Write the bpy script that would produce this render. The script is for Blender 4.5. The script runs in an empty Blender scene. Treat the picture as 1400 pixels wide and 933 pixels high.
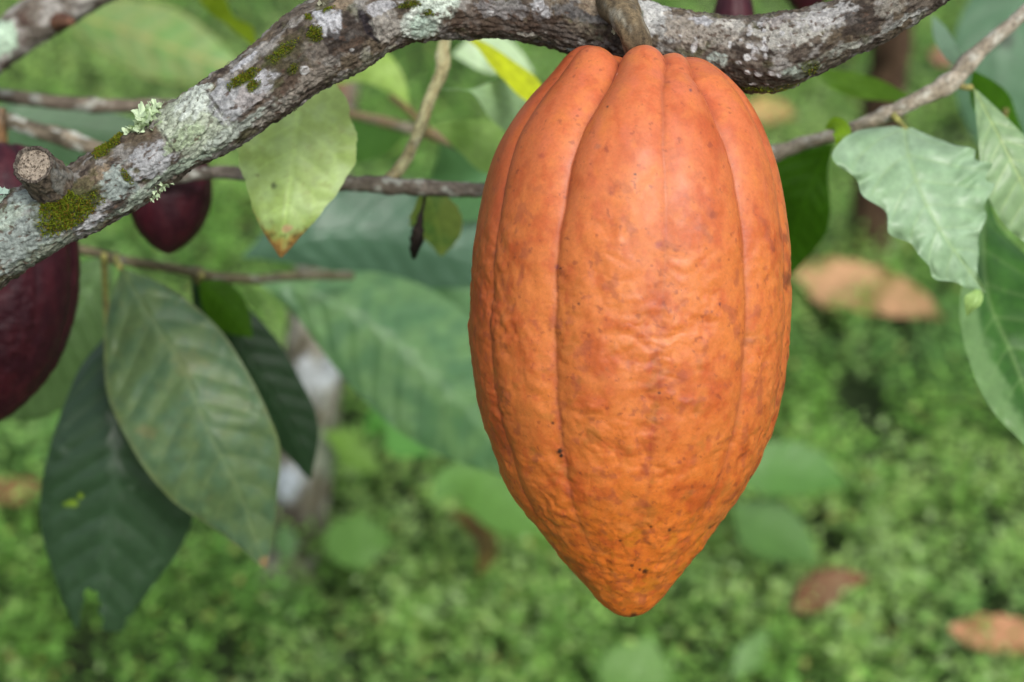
import bpy, math
import numpy as np
R = math.radians
rng = np.random.default_rng(7)
scn = bpy.context.scene
COL = scn.collection

# ------------------------------------------------------------------ camera
PITCH = R(30); CAMH = 1.15; S = 0.000427; F = 0.567
CAM = np.array([0, 0, CAMH], float)
RT = np.array([1, 0, 0], float)
UP = np.array([0, math.sin(PITCH), math.cos(PITCH)])
FW = np.array([0, math.cos(PITCH), -math.sin(PITCH)])
cd = bpy.data.cameras.new('camera'); cam = bpy.data.objects.new('camera', cd); COL.objects.link(cam)
cam.location = CAM; cam.rotation_euler = (math.pi/2-PITCH, 0, 0)
cd.sensor_width = 36; cd.lens = 36/(1400*S); cd.clip_end = 500; cd.clip_start = 0.02
cd.dof.use_dof = True; cd.dof.focus_distance = F; cd.dof.aperture_fstop = 7.5; cd.dof.aperture_blades = 9
scn.camera = cam

def at(px, py, d):
    px = np.asarray(px, float); py = np.asarray(py, float); d = np.asarray(d, float)
    px, py, d = np.broadcast_arrays(px, py, d)
    return CAM + d[..., None]*(FW + (px-700)[..., None]*S*RT - (py-466.5)[..., None]*S*UP)
def gdepth(py, z=0.0):
    return (CAMH-z)/(math.sin(PITCH)+math.cos(PITCH)*(py-466.5)*S)

# ------------------------------------------------------------------ world, sun
w = bpy.data.worlds.new('World'); scn.world = w; w.use_nodes = True
nt = w.node_tree; nt.nodes.clear()
sky = nt.nodes.new('ShaderNodeTexSky'); sky.sky_type = 'NISHITA'; sky.sun_disc = False
SUN_EL = R(46); SUN_AZ = R(157)      # azimuth clockwise from +Y: behind the camera, to the right
sky.sun_elevation = SUN_EL; sky.sun_rotation = SUN_AZ
sky.dust_density = 4; sky.air_density = 1.0; sky.ozone_density = 1
hs = nt.nodes.new('ShaderNodeHueSaturation'); hs.inputs['Saturation'].default_value = 0.4
bg = nt.nodes.new('ShaderNodeBackground'); bg.inputs[1].default_value = 0.12
wo = nt.nodes.new('ShaderNodeOutputWorld')
nt.links.new(sky.outputs[0], hs.inputs['Color']); nt.links.new(hs.outputs[0], bg.inputs[0]); nt.links.new(bg.outputs[0], wo.inputs[0])
ld = bpy.data.lights.new('sun', 'SUN'); ld.energy = 1.35; ld.angle = R(16); ld.color = (1, .965, .92)
lo = bpy.data.objects.new('sun', ld); COL.objects.link(lo)
from mathutils import Vector
sd = Vector((math.sin(SUN_AZ)*math.cos(SUN_EL), math.cos(SUN_AZ)*math.cos(SUN_EL), math.sin(SUN_EL)))
lo.rotation_euler = sd.to_track_quat('Z', 'Y').to_euler()
lo.location = (0, -1, 4)
vs = scn.view_settings; vs.view_transform = 'Standard'; vs.look = 'None'; vs.gamma = 1; vs.use_curve_mapping = False
vs.exposure = 0.65

# ------------------------------------------------------------------ numpy helpers
def lin(c):
    c = np.asarray(c, float)/255
    return np.where(c <= .04045, c/12.92, ((c+.055)/1.055)**2.4)
def perlin(P, seed=0):
    P = np.asarray(P, float); sh = P.shape[:-1]; P = P.reshape(-1, 3)
    r = np.random.default_rng(seed); perm = r.permutation(256); perm = np.concatenate([perm]*3)
    g = r.normal(size=(256, 3)); g /= np.linalg.norm(g, axis=1)[:, None]
    i = np.floor(P).astype(int); f = P-i; i &= 255
    u = f*f*f*(f*(f*6-15)+10)
    out = np.zeros(len(P))
    for a in (0, 1):
        wx = u[:, 0] if a else 1-u[:, 0]
        pa = perm[(i[:, 0]+a) & 255]
        for b in (0, 1):
            wy = u[:, 1] if b else 1-u[:, 1]
            pb = perm[(pa+((i[:, 1]+b) & 255))]
            for c in (0, 1):
                wz = u[:, 2] if c else 1-u[:, 2]
                h = perm[(pb+((i[:, 2]+c) & 255))]
                gg = g[h]
                out += wx*wy*wz*(gg[:, 0]*(f[:, 0]-a)+gg[:, 1]*(f[:, 1]-b)+gg[:, 2]*(f[:, 2]-c))
    return (out*1.6).reshape(sh)
def fbm(P, seed=0, o=4, g=.5):
    s = 0; a = 1; t = 0
    for k in range(o):
        s = s+a*perlin(P*(2.03**k)+k*17.3, seed+k); t += a; a *= g
    return s/t
def sstep(a, b, x):
    t = np.clip((x-a)/(b-a), 0, 1); return t*t*(3-2*t)
def mixc(A, B, m):
    m = np.asarray(m)[..., None]; return A*(1-m)+np.asarray(B)*m
def spline(pts, n):
    """Catmull-Rom through rows of pts, n samples, near uniform in chord length"""
    P = np.asarray(pts, float)
    if len(P) == 2:
        t = np.linspace(0, 1, n)[:, None]; return P[0]*(1-t)+P[1]*t
    Q = np.vstack([2*P[0]-P[1], P, 2*P[-1]-P[-2]]); out = []
    for i in range(1, len(Q)-2):
        t = np.linspace(0, 1, 80, endpoint=False)[:, None]
        a, b, c, d = Q[i-1], Q[i], Q[i+1], Q[i+2]
        out.append(.5*((2*b)+(-a+c)*t+(2*a-5*b+4*c-d)*t*t+(-a+3*b-3*c+d)*t**3))
    out.append(P[-1:]); D = np.vstack(out)
    L = np.concatenate([[0], np.cumsum(np.linalg.norm(np.diff(D[:, :2], axis=0), axis=1)+1e-9)])
    s = np.linspace(0, L[-1], n)
    return np.stack([np.interp(s, L, D[:, k]) for k in range(D.shape[1])], 1)

def mesh_obj(name, V, Fc, mat, parent=None, loc=None, col=None, smooth=True):
    """V (n,3) world coordinates; Fc (m,k) faces or list of such; loc = origin"""
    V = np.asarray(V, float).reshape(-1, 3)
    if loc is None: loc = V.mean(0) if parent is None else np.zeros(3)
    base = np.array(loc, float)
    if parent is not None: base = np.array(parent['_o']) ; 
    me = bpy.data.meshes.new(name)
    Fs = Fc if isinstance(Fc, list) else [Fc]
    Fs = [np.asarray(f, np.int32) for f in Fs if len(f)]
    nl = sum(f.size for f in Fs); nf = sum(len(f) for f in Fs)
    me.vertices.add(len(V)); me.vertices.foreach_set('co', (V-base).astype(np.float32).ravel())
    me.loops.add(nl); me.loops.foreach_set('vertex_index', np.concatenate([f.ravel() for f in Fs]))
    me.polygons.add(nf)
    tot = np.concatenate([np.full(len(f), f.shape[1]) for f in Fs]); st = np.concatenate([[0], np.cumsum(tot)[:-1]])
    me.polygons.foreach_set('loop_start', st.astype(np.int32))
    me.polygons.foreach_set('use_smooth', np.full(nf, smooth))
    if col is not None:
        a = me.color_attributes.new('Tint', 'FLOAT_COLOR', 'POINT')
        c = np.ones((len(V), 4), np.float32); c[:, :3] = np.asarray(col).reshape(-1, 3)
        a.data.foreach_set('color', c.ravel())
    me.update(calc_edges=True); me.validate()
    if mat: me.materials.append(mat)
    o = bpy.data.objects.new(name, me); COL.objects.link(o)
    if parent is not None: o.parent = parent
    else: o.location = base
    o['_o'] = list(base)
    return o
def empty(name, loc):
    o = bpy.data.objects.new(name, None); COL.objects.link(o); o.location = loc; o.empty_display_size = .02
    o['_o'] = [float(v) for v in loc]; return o
def tag(o, label=None, cat=None, group=None, kind=None):
    if label: o['label'] = label
    if cat: o['category'] = cat
    if group: o['group'] = group
    if kind: o['kind'] = kind
    return o
def grid_faces(n, m, wrap=False):
    i = np.arange(n-1)[:, None]; j = np.arange(m if wrap else m-1)[None, :]; k = (j+1) % m
    return np.stack([i*m+j, i*m+k, (i+1)*m+k, (i+1)*m+j], -1).reshape(-1, 4)

# ------------------------------------------------------------------ materials
def mat_new(name):
    m = bpy.data.materials.new(name); m.use_nodes = True; t = m.node_tree; t.nodes.clear()
    out = t.nodes.new('ShaderNodeOutputMaterial'); b = t.nodes.new('ShaderNodeBsdfPrincipled')
    t.links.new(b.outputs[0], out.inputs[0]); return m, t, b, out
def N(t, typ, **kw):
    n = t.nodes.new(typ)
    for k, v in kw.items(): setattr(n, k, v)
    return n
def noise(t, scale, detail=4, rough=.6, vec=None):
    n = N(t, 'ShaderNodeTexNoise'); n.inputs['Scale'].default_value = scale; n.inputs['Detail'].default_value = detail
    n.inputs['Roughness'].default_value = rough
    if vec is not None: t.links.new(vec, n.inputs['Vector'])
    return n
def ramp(t, src, stops):
    r = N(t, 'ShaderNodeValToRGB'); t.links.new(src, r.inputs[0]); e = r.color_ramp.elements
    while len(e) < len(stops): e.new(.5)
    for k, (p, c) in enumerate(stops):
        e[k].position = p; e[k].color = (c, c, c, 1) if np.isscalar(c) else (*c, 1)
    return r
def mixn(t, blend, fac, a, b):
    n = N(t, 'ShaderNodeMix', data_type='RGBA', blend_type=blend)
    for i, v in ((0, fac), (6, a), (7, b)):
        if hasattr(v, 'is_output'): t.links.new(v, n.inputs[i])
        else: n.inputs[i].default_value = v if i == 0 else (*v, 1)
    return n.outputs[2]
def bump(t, b, src, strength, dist):
    n = N(t, 'ShaderNodeBump'); n.inputs['Strength'].default_value = strength; n.inputs['Distance'].default_value = dist
    t.links.new(src, n.inputs['Height']); t.links.new(n.outputs[0], b.inputs['Normal']); return n

def pod_material(name, rough, speck, sss, coat=.0, spec=.45):
    m, t, b, out = mat_new(name)
    tc = N(t, 'ShaderNodeTexCoord').outputs['Object']
    c = N(t, 'ShaderNodeVertexColor', layer_name='Tint').outputs[0]
    fine = noise(t, 900, 6, .7, tc)
    c = mixn(t, 'MULTIPLY', 1.0, c, ramp(t, fine.outputs[0], [(.25, .80), (.5, .98), (.75, 1.14)]).outputs[0])
    if speck:
        v = N(t, 'ShaderNodeTexVoronoi'); v.inputs['Scale'].default_value = 330; t.links.new(tc, v.inputs['Vector'])
        cl = noise(t, 60, 3, .6, tc)
        dots = ramp(t, v.outputs['Distance'], [(.035, 1), (.10, 0)])
        keep = ramp(t, cl.outputs[0], [(.53, 0), (.66, .7)])
        f = mixn(t, 'MULTIPLY', 1.0, dots.outputs[0], keep.outputs[0])
        bw = N(t, 'ShaderNodeRGBToBW'); t.links.new(f, bw.inputs[0])
        c = mixn(t, 'MIX', bw.outputs[0], c, tuple(lin((95, 45, 25))))
        # sparse scurf scratches
        s2 = noise(t, 240, 5, .75, tc)
        sc = ramp(t, s2.outputs[0], [(.655, 0), (.70, .6)])
        bw2 = N(t, 'ShaderNodeRGBToBW'); t.links.new(mixn(t, 'MULTIPLY', 1.0, sc.outputs[0], keep.outputs[0]), bw2.inputs[0])
        c = mixn(t, 'MIX', bw2.outputs[0], c, tuple(lin((120, 62, 40))))
    t.links.new(c, b.inputs['Base Color'])
    rr = noise(t, 150, 4, .6, tc)
    rm = ramp(t, rr.outputs[0], [(.3, rough-.06), (.7, rough+.1)]); t.links.new(rm.outputs[0], b.inputs['Roughness'])
    b.inputs['Specular IOR Level'].default_value = spec
    b.inputs['Coat Weight'].default_value = coat; b.inputs['Coat Roughness'].default_value = .35
    b.inputs['Subsurface Weight'].default_value = sss; b.inputs['Subsurface Radius'].default_value = (1, .35, .12)
    b.inputs['Subsurface Scale'].default_value = .0022
    n2 = noise(t, 520, 5, .6, tc)
    bump(t, b, n2.outputs[0], .22, .0003)
    return m
M_POD = pod_material('ripe pod skin', .5, True, .12)
M_PURPLE = pod_material('purple pod skin', .55, False, .0, 0, .3)

def bark_material(name, sc=1.0, bumpd=.0006, rough=.9):
    m, t, b, out = mat_new(name)
    tc = N(t, 'ShaderNodeTexCoord').outputs['Object']
    c = N(t, 'ShaderNodeVertexColor', layer_name='Tint').outputs[0]
    f = noise(t, 700*sc, 8, .75, tc); g = noise(t, 200*sc, 6, .7, tc)
    c = mixn(t, 'MULTIPLY', 1.0, c, ramp(t, f.outputs[0], [(.33, .40), (.5, .95), (.68, 1.45)]).outputs[0])
    c = mixn(t, 'MULTIPLY', 1.0, c, ramp(t, g.outputs[0], [(.3, .7), (.5, 1.0), (.75, 1.15)]).outputs[0])
    t.links.new(c, b.inputs['Base Color']); b.inputs['Roughness'].default_value = rough
    b.inputs['Specular IOR Level'].default_value = .25
    bump(t, b, f.outputs[0], .8, bumpd)
    return m
M_BARK = bark_material('lichened bark')
M_TWIG = bark_material('twig bark', 1.0, .0003, .75)
M_TRUNK = bark_material('trunk bark', .12, .004)

def leaf_material(name, trans=.3, rough=.42, spec=.5, fine=260):
    m, t, b, out = mat_new(name)
    tc = N(t, 'ShaderNodeTexCoord').outputs['Object']
    c = N(t, 'ShaderNodeVertexColor', layer_name='Tint').outputs[0]
    f = noise(t, fine, 5, .65, tc)
    c = mixn(t, 'MULTIPLY', 1.0, c, ramp(t, f.outputs[0], [(.25, .88), (.75, 1.11)]).outputs[0])
    t.links.new(c, b.inputs['Base Color']); b.inputs['Roughness'].default_value = rough
    b.inputs['Specular IOR Level'].default_value = spec
    bump(t, b, f.outputs[0], .25, .0004)
    tr = N(t, 'ShaderNodeBsdfTranslucent')
    tcol = mixn(t, 'MULTIPLY', 1.0, c, (1.5, 1.6, .55)); t.links.new(tcol, tr.inputs[0])
    mx = N(t, 'ShaderNodeMixShader'); mx.inputs[0].default_value = trans
    t.links.new(b.outputs[0], mx.inputs[1]); t.links.new(tr.outputs[0], mx.inputs[2]); t.links.new(mx.outputs[0], out.inputs[0])
    return m
M_LEAF = leaf_material('leaf blade', .26, .48, .38)
M_GLOSS = leaf_material('glossy leaf blade', .15, .43, .5)
M_COVER = leaf_material('ground cover leaves', .3, .5, .4, 120)
M_DEAD = leaf_material('dead leaf', .12, .7, .2, 200)
M_MOSS = leaf_material('moss', .2, .85, .1, 900)
M_LICHEN = leaf_material('leafy lichen', .12, .85, .1, 900)

def ground_material():
    m, t, b, out = mat_new('soil under plants')
    tc = N(t, 'ShaderNodeTexCoord').outputs['Object']
    n = noise(t, 6, 8, .7, tc); k = noise(t, 60, 6, .7, tc)
    r = ramp(t, n.outputs[0], [(.3, tuple(lin((38, 45, 22)))), (.5, tuple(lin((50, 72, 28)))), (.7, tuple(lin((72, 100, 40))))])
    c = mixn(t, 'MULTIPLY', 1.0, r.outputs[0], ramp(t, k.outputs[0], [(.3, .55), (.7, 1.4)]).outputs[0])
    t.links.new(c, b.inputs['Base Color']); b.inputs['Roughness'].default_value = .95
    bump(t, b, k.outputs[0], 1, .02); return m
M_GROUND = ground_material()

# ------------------------------------------------------------------ ripe pod
PXM = .60*S
def build_pod(name, prof, cx, furrows, base_d, tilt, colfn, mat, nt_=660, nth=760, bumpamp=1.0, topsmooth=(230, 460), parent_loc=None, bumpscale=1.0, seed=3, topdrop=0):
    """prof: rows (radius px, y px) from the stalk pit over the shoulder to the tip"""
    P = np.asarray(prof, float)
    D = spline(np.column_stack([P[:, 0], P[:, 1], np.zeros(len(P))]), nt_)[:, :2]
    r, y = np.maximum(D[:, 0], .01), D[:, 1]
    r = np.convolve(np.pad(r, 6, mode='edge'), np.ones(13)/13, 'valid'); r[-1] = .01
    cxx = np.interp(y, [c[0] for c in cx], [c[1] for c in cx])
    cxx = np.convolve(np.pad(cxx, 20, mode='edge'), np.ones(41)/41, 'valid')
    th = -np.pi+2*np.pi*np.arange(nth)/nth
    T, Y = np.meshgrid(th, y); Rr = r[:, None]*np.ones_like(T)
    pm = base_d*S
    # local axis aligned frame in px: X right, Yd down, Z toward camera
    def pos(disp=None):
        dr = np.gradient(r); dy = np.gradient(y); L = np.hypot(dr, dy)+1e-9
        nr, ny = dy/L, -dr/L         # outward normal of the profile
        RR = Rr.copy(); YY = Y.copy()
        if disp is not None:
            RR = RR+disp*nr[:, None]; YY = YY+disp*ny[:, None]
        RR = np.maximum(RR, 0)
        if topdrop: YY = YY+topdrop*np.clip(np.sin(T), -.2, 1)*np.exp(-((Y-60)/45)**2)*np.minimum(1, Rr/60)
        return np.stack([cxx[:, None]+RR*np.sin(T), YY, RR*np.cos(T)], -1)
    # ridges and furrows
    s = np.linspace(0, 1, nt_)
    disp = np.zeros_like(T); line = np.zeros_like(T)
    for fw_ in furrows:
        ths = np.interp(Y, fw_['y'], np.radians(fw_['th']))
        dep = np.interp(Y, fw_['yd'], fw_['dep'])
        pitf = sstep(0, .05, s)[:, None]
        d = np.angle(np.exp(1j*(T-ths)))
        d = d+.012*perlin(np.stack([Y/40, Y*0+fw_['th'][0], Y*0], -1), 5)
        arc = d*np.maximum(Rr, 45)          # px of arc
        wd = fw_.get('w', 26)
        shp = .74*np.exp(-np.abs(arc/wd)**1.5)+.26*np.exp(-np.abs(arc)/(wd*.26))
        disp -= dep*shp*np.minimum(1, Rr/35)*(.3+.7*pitf)
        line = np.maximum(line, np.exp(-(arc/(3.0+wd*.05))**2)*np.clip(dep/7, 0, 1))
    Q = pos()
    q = Q*np.array([1/30, 1/25, 1/28])*bumpscale
    wv = fbm(Q/60, seed, 3)[..., None]
    b1 = perlin(q+wv*.5, seed+1); b2 = perlin(q*2.1+wv*.6+7, seed+2); b3 = perlin(q*4.6+3, seed+4)
    crease = -np.exp(-np.abs(perlin(q*.9+wv*.8+31, seed+9))/.12)
    irr = .45+1.1*sstep(-.3, .35, fbm(Q/70, seed+15, 2))
    msk = .14+.84*irr*sstep(topsmooth[0], topsmooth[1], Y+40*perlin(Q/50, 12))
    big = fbm(Q/np.array([130, 170, 130]), seed+6, 2)
    disp += bumpamp*(msk*(2.1*b1+1.05*b2+.24*b3+.5*crease)+3.2*big*np.minimum(1, Rr/150))*np.minimum(1, Rr/60)
    Q2 = pos(disp)
    dax = base_d+(Q2[..., 1]-450)*tilt*pm
    W = CAM+dax[..., None]*(FW+((cxx[:, None]*np.ones_like(T))-700)[..., None]*S*RT-(Q2[..., 1]-466.5)[..., None]*S*UP)
    W = W+((Q2[..., 0]-cxx[:, None])*pm)[..., None]*RT-(Q2[..., 2]*pm)[..., None]*FW
    col = colfn(Q, T, Y, line, msk, (b1, b2, crease))
    loc = W[0].mean(0)
    o = mesh_obj(name, W.reshape(-1, 3), grid_faces(nt_, nth, True), mat, None, loc, col.reshape(-1, 3))
    return o

prof = [(14, 98), (20, 84), (32, 70), (48, 62.5), (64, 62), (84, 68), (100, 80), (114, 96), (132, 118), (147, 137), (173, 179), (191.5, 221), (203, 264), (211, 307), (216.5, 350),
        (217.5, 395), (218.5, 440), (215, 500), (209, 540), (198.5, 580), (185, 617), (173, 648), (155.5, 680), (136, 707), (115, 735), (94.5, 761), (73, 787), (51, 812), (38, 826), (24, 837), (9, 842.5), (0, 843.5)]
cx = [(60, 868), (100, 874), (136, 873.5), (179, 868), (221, 865.5), (264, 864.5), (307, 863.5), (350, 862), (400, 861.5), (450, 860), (500, 859), (540, 859), (580, 860), (620, 860), (650, 857), (680, 856), (735, 857), (787, 860), (815, 861), (843, 860)]
YS = [60, 110, 140, 240, 330, 430, 530, 600, 700, 843]
def fur(ths, dep, w=26):
    if np.isscalar(ths): ths = [ths]*len(YS)
    return dict(y=YS, th=ths, yd=YS, dep=dep, w=w)
DEEP = [38, 34, 28, 19, 14, 12.5, 10.5, 8.5, 5, 0]
SHAL = [26, 12, 8, 4.5, 3.5, 3.5, 3.5, 3, 2, 0]
BACK = [14, 14, 12, 9, 8, 7, 6, 5, 3, 0]
furrows = [fur(-103, BACK, 26), fur([-60, -62, -62, -60, -59.5, -60, -61, -61, -62, -62], [3, 4, 4.5, 4, 3.6, 3.6, 4, 4, 3, 0], 13),
           fur([-23, -25.5, -27, -29.3, -30.2, -30.5, -30.5, -31.5, -31, -31], DEEP, 29),
           fur([26, 12, 8, 7.5, 8, 7, 6, 5, 5, 5], [19, 14, 9, 4.2, 3.2, 3.2, 3.6, 3.4, 2.5, 0], 20),
           fur([58, 37, 37.5, 39.4, 40.2, 41, 41.5, 41.2, 41.8, 42], [21, 24, 24, 17, 13, 11, 9, 7, 4.5, 0], 27),
           fur([78, 66, 64.5, 66, 67, 68, 71, 74, 77, 78], [5, 6, 5.5, 4.8, 4.5, 4.5, 5, 6.5, 5, 0], 14),
           fur([96, 86, 84, 86, 86, 86, 90, 92, 92, 92], [4, 5, 6, 6, 5, 5, 5, 4, 3, 0], 14),
           fur(118, BACK), fur(150, SHAL), fur(184, DEEP), fur(220, SHAL)]

def pod_col(Q, T, Y, line, msk, bb):
    top = lin((208, 118, 82)); mid = lin((208, 123, 70)); low = lin((224, 126, 50))
    C = mixc(top*np.ones_like(Q), mid, sstep(140, 420, Y+60*fbm(Q/90, 31, 3)))
    C = mixc(C, low, sstep(520, 800, Y+80*fbm(Q/90, 32, 3)))
    n = fbm(Q/np.array([55, 75, 55]), 41, 4)
    C = mixc(C, lin((182, 84, 42)), sstep(.02, .38, n)*.6)
    C = mixc(C, lin((216, 134, 74)), sstep(.05, .40, -n)*.45)
    n2 = fbm(Q/np.array([18, 24, 18]), 45, 4)
    C = mixc(C, lin((188, 88, 52)), sstep(.05, .4, n2)*.45)
    C = mixc(C, lin((218, 138, 80)), sstep(.08, .4, -n2)*.35)
    # pinkish crests near the top, lobes
    pk = sstep(.05, .4, fbm(Q/np.array([30, 120, 30]), 47, 3))*sstep(420, 100, Y)
    C = mixc(C, lin((206, 116, 96)), pk*.6)
    # redder, darker left side, fading out towards the tip
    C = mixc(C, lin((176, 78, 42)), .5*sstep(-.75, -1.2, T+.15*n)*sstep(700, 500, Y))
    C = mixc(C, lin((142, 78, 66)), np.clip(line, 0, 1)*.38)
    # faint purple brown smudge line down the middle
    d = np.angle(np.exp(1j*(T-R(5))))*200
    C = mixc(C, lin((160, 70, 50)), np.exp(-(d/13)**2)*sstep(330, 460, Y)*sstep(760, 600, Y)*sstep(-.15, .35, fbm(Q/16, 52, 4))*.7)
    # brown scurf at right edge and tip
    sc = sstep(.12, .30, fbm(Q/14, 55, 5))
    C = mixc(C, lin((110, 55, 34)), sc*sstep(R(50), R(72), T)*.55*sstep(200, 330, Y))
    C = mixc(C, lin((150, 84, 30)), sc*sstep(600, 780, Y)*.55)
    C = mixc(C, lin((196, 126, 40)), sstep(.1, .4, fbm(Q/28, 58, 3))*sstep(640, 740, Y)*.7)
    C = mixc(C, lin((128, 60, 50)), sstep(.30, .44, fbm(Q/11, 59, 4))*.5)
    C = mixc(C, lin((158, 84, 66)), sstep(.16, .36, fbm(Q/24, 63, 4))*.5*sstep(150, 350, Y))
    C = mixc(C, lin((150, 110, 52)), sstep(.22, .40, fbm(Q/33, 64, 4))*.3*sstep(350, 550, Y))
    X = Q[..., 0]; fr = np.cos(T) > 0
    C = C*np.array([.80, .715, .49])
    for (x, y, r, cc, k) in [(757, 610, 3.5, (25, 18, 12), 1), (759, 616, 2.2, (25, 18, 12), 1), (748, 573, 2.0, (60, 30, 20), .9), (752, 373, 3, (110, 55, 60), .7), (757, 375, 1.6, (50, 25, 18), 1),
                          (783, 420, 2.2, (70, 35, 25), .9), (882, 346, 5, (140, 60, 52), .6), (876, 771, 4, (45, 26, 18), .9), (868, 768, 2, (60, 30, 20), .9), (858, 762, 2.4, (60, 30, 20), .8), (840, 727, 2, (80, 40, 24), .8),
                          (904, 711, 2.6, (60, 30, 20), .8), (880, 707, 2, (70, 36, 20), .8), (912, 620, 3, (130, 60, 40), .7), (865, 838, 5, (50, 30, 20), .8), (930, 142, 2.4, (90, 60, 70), .8),
                          (808, 220, 4, (150, 95, 70), .6), (854, 258, 1.6, (60, 35, 30), .9), (961, 420, 2, (90, 50, 50), .8), (950, 430, 1.6, (90, 50, 50), .8), (884, 532, 2, (80, 42, 30), .9), (1067, 385, 9, (96, 50, 34), .7), (1063, 330, 6, (120, 60, 40), .6),
                          (1024, 650, 3, (60, 34, 22), .9), (1012, 668, 2.4, (60, 34, 22), .9), (966, 716, 3, (90, 50, 30), .8), (738, 228, 3, (150, 70, 50), .6), (821, 163, 1.6, (70, 40, 30), .9)]:
        dd = np.hypot(X-x, (Y-y))*(1+.45*perlin(Q/3.5, 61))
        C = mixc(C, lin(cc), np.where(fr, np.exp(-(dd/r)**4), 0)*k)
    for (x, y) in [(832, 103)]:
        C = mixc(C, lin((255, 250, 245)), np.where(fr, np.exp(-(np.hypot(X-x, Y-y)/1.2)**2), 0)*.8)
    return C
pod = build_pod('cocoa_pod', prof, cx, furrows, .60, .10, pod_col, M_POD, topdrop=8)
tag(pod, 'large ripe orange cocoa pod with deep furrows hanging from the lichened branch', 'cocoa pod')

# ------------------------------------------------------------------ tubes
def tube(pts, n, m, dispfn=None, cap=True):
    """pts rows (px, py, depth, radius px). returns world verts grid, unrolled U,V (px), phi"""
    D = spline(pts, n)
    Pw = at(D[:, 0], D[:, 1], D[:, 2]); rw = D[:, 3]*S*D[:, 2]
    T = np.gradient(Pw, axis=0); T /= np.linalg.norm(T, axis=1)[:, None]
    Z = -FW-(T@(-FW))[:, None]*T; Z /= np.linalg.norm(Z, axis=1)[:, None]   # toward the camera
    B = np.cross(T, Z)
    ph = -np.pi+2*np.pi*np.arange(m)/m
    Nn = Z[:, None]*np.cos(ph)[None, :, None]+B[:, None]*np.sin(ph)[None, :, None]
    U = np.concatenate([[0], np.cumsum(np.linalg.norm(np.diff(D[:, :2], axis=0), axis=1))])[:, None]*np.ones(m)
    Vv = ph[None, :]*D[:, 3][:, None]
    Q = np.stack([U, D[:, 3][:, None]*np.cos(ph)[None, :], D[:, 3][:, None]*np.sin(ph)[None, :]], -1)  # px space coords
    disp = np.zeros((n, m)) if dispfn is None else dispfn(Q, U, Vv, ph)
    pxm = (S*D[:, 2])[:, None]
    W = Pw[:, None]+Nn*((rw[:, None]+disp*pxm)[..., None])
    return dict(W=W, U=U, V=Vv, Q=Q, N=Nn, D=D, P=Pw, pxm=pxm, ph=ph)
def project(W):
    d = W-CAM; z = d@FW; return 700+(d@RT)/z/S, 466.5-(d@UP)/z/S, z
def tube_mesh(W):
    n, m = W.shape[:2]
    V = np.vstack([W.reshape(-1, 3), W[0].mean(0), W[-1].mean(0)])
    j = np.arange(m); k = (j+1) % m
    c0 = np.stack([k, j, np.full(m, n*m)], -1); c1 = np.stack([(n-1)*m+j, (n-1)*m+k, np.full(m, n*m+1)], -1)
    return V, [grid_faces(n, m, True), np.vstack([c0, c1])]
def twig(name, pts, c1, c2, parent=None, lichen=.3, seed=1, mat=None, rough=.12, nodes=()):
    L = sum(math.hypot(pts[i+1][0]-pts[i][0], pts[i+1][1]-pts[i][1]) for i in range(len(pts)-1))
    n = max(12, int(L/2)); m = 28
    def df(Q, U, V, ph):
        r = np.array(spline(pts, n))[:, 3][:, None]
        d = r*rough*fbm(Q/(r.mean()*1.6), seed, 3)*2
        for u, a in nodes: d = d+a*np.exp(-((U-u)/(r.mean()*1.2))**2)
        return d
    t = tube(pts, n, m, df)
    C = mixc(lin(c1)*np.ones(t['Q'].shape), lin(c2), sstep(-.25, .3, fbm(t['Q']/np.array([22, 9, 9]), seed+4, 4)))
    C = mixc(C, lin((190, 196, 186)), sstep(.12, .28, fbm(t['Q']/np.array([26, 14, 14]), seed+8, 4))*lichen)
    V, Fc = tube_mesh(t['W'])
    Cc = np.vstack([C.reshape(-1, 3), C[0].mean(0), C[-1].mean(0)])
    return mesh_obj(name, V, Fc, mat or M_TWIG, parent, None if parent is not None else t['P'][0], Cc), t

# ------------------------------------------------------------------ main branch
BD = .612
bpts = [(-330, 560, .60, 52), (-200, 470, .605, 52), (-90, 394, .592, 52), (25, 318, .588, 50), (131, 260, .587, 47), (256, 184, .587, 47.5), (343, 129, .588, 49.5), (437, 61, .590, 57), (530, 12, .593, 55.5), (610, -1, .597, 53), (685, 3, .601, 50),
        (765, 17, .606, 51), (865, 43, .609, 46), (955, 66, .608, 50), (1040, 73, .603, 51.5), (1085, 65, .600, 49), (1140, 44, .597, 43), (1205, 13, .594, 40), (1275, -30, .592, 38), (1420, -120, .59, 37), (1600, -230, .60, 34)]
BN, BM = 1500, 250
# unrolled positions of points seen on the bark
t0 = tube(bpts, BN, BM)
px0, py0, _ = project(t0['W'])
frontmask = np.abs(t0['ph'])[None, :] < 1.45
def unroll(x, y):
    c = np.clip(int(np.argmin((t0['D'][:, 0]-x)**2+(t0['D'][:, 1]-y)**2)), 0, BN-1); a0, a1 = max(0, c-150), min(BN, c+150)
    d = (px0[a0:a1]-x)**2+(py0[a0:a1]-y)**2; d = np.where(frontmask, d, 1e9); k = np.unravel_index(np.argmin(d), d.shape); k = (k[0]+a0, k[1])
    return t0['U'][k], t0['V'][k], k
GREYW = (176, 179, 184); LAV = (158, 161, 163); MINT = (165, 184, 166); MINTW = (196, 208, 196); TANB = (140, 122, 96); OLIVE = (84, 82, 44); MOSSC = (88, 100, 22)
DARK = (52, 43, 37); RED = (82, 65, 50); WHITE = (214, 217, 218); BLUEG = (142, 158, 152); GREYT = (140, 136, 124)
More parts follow.
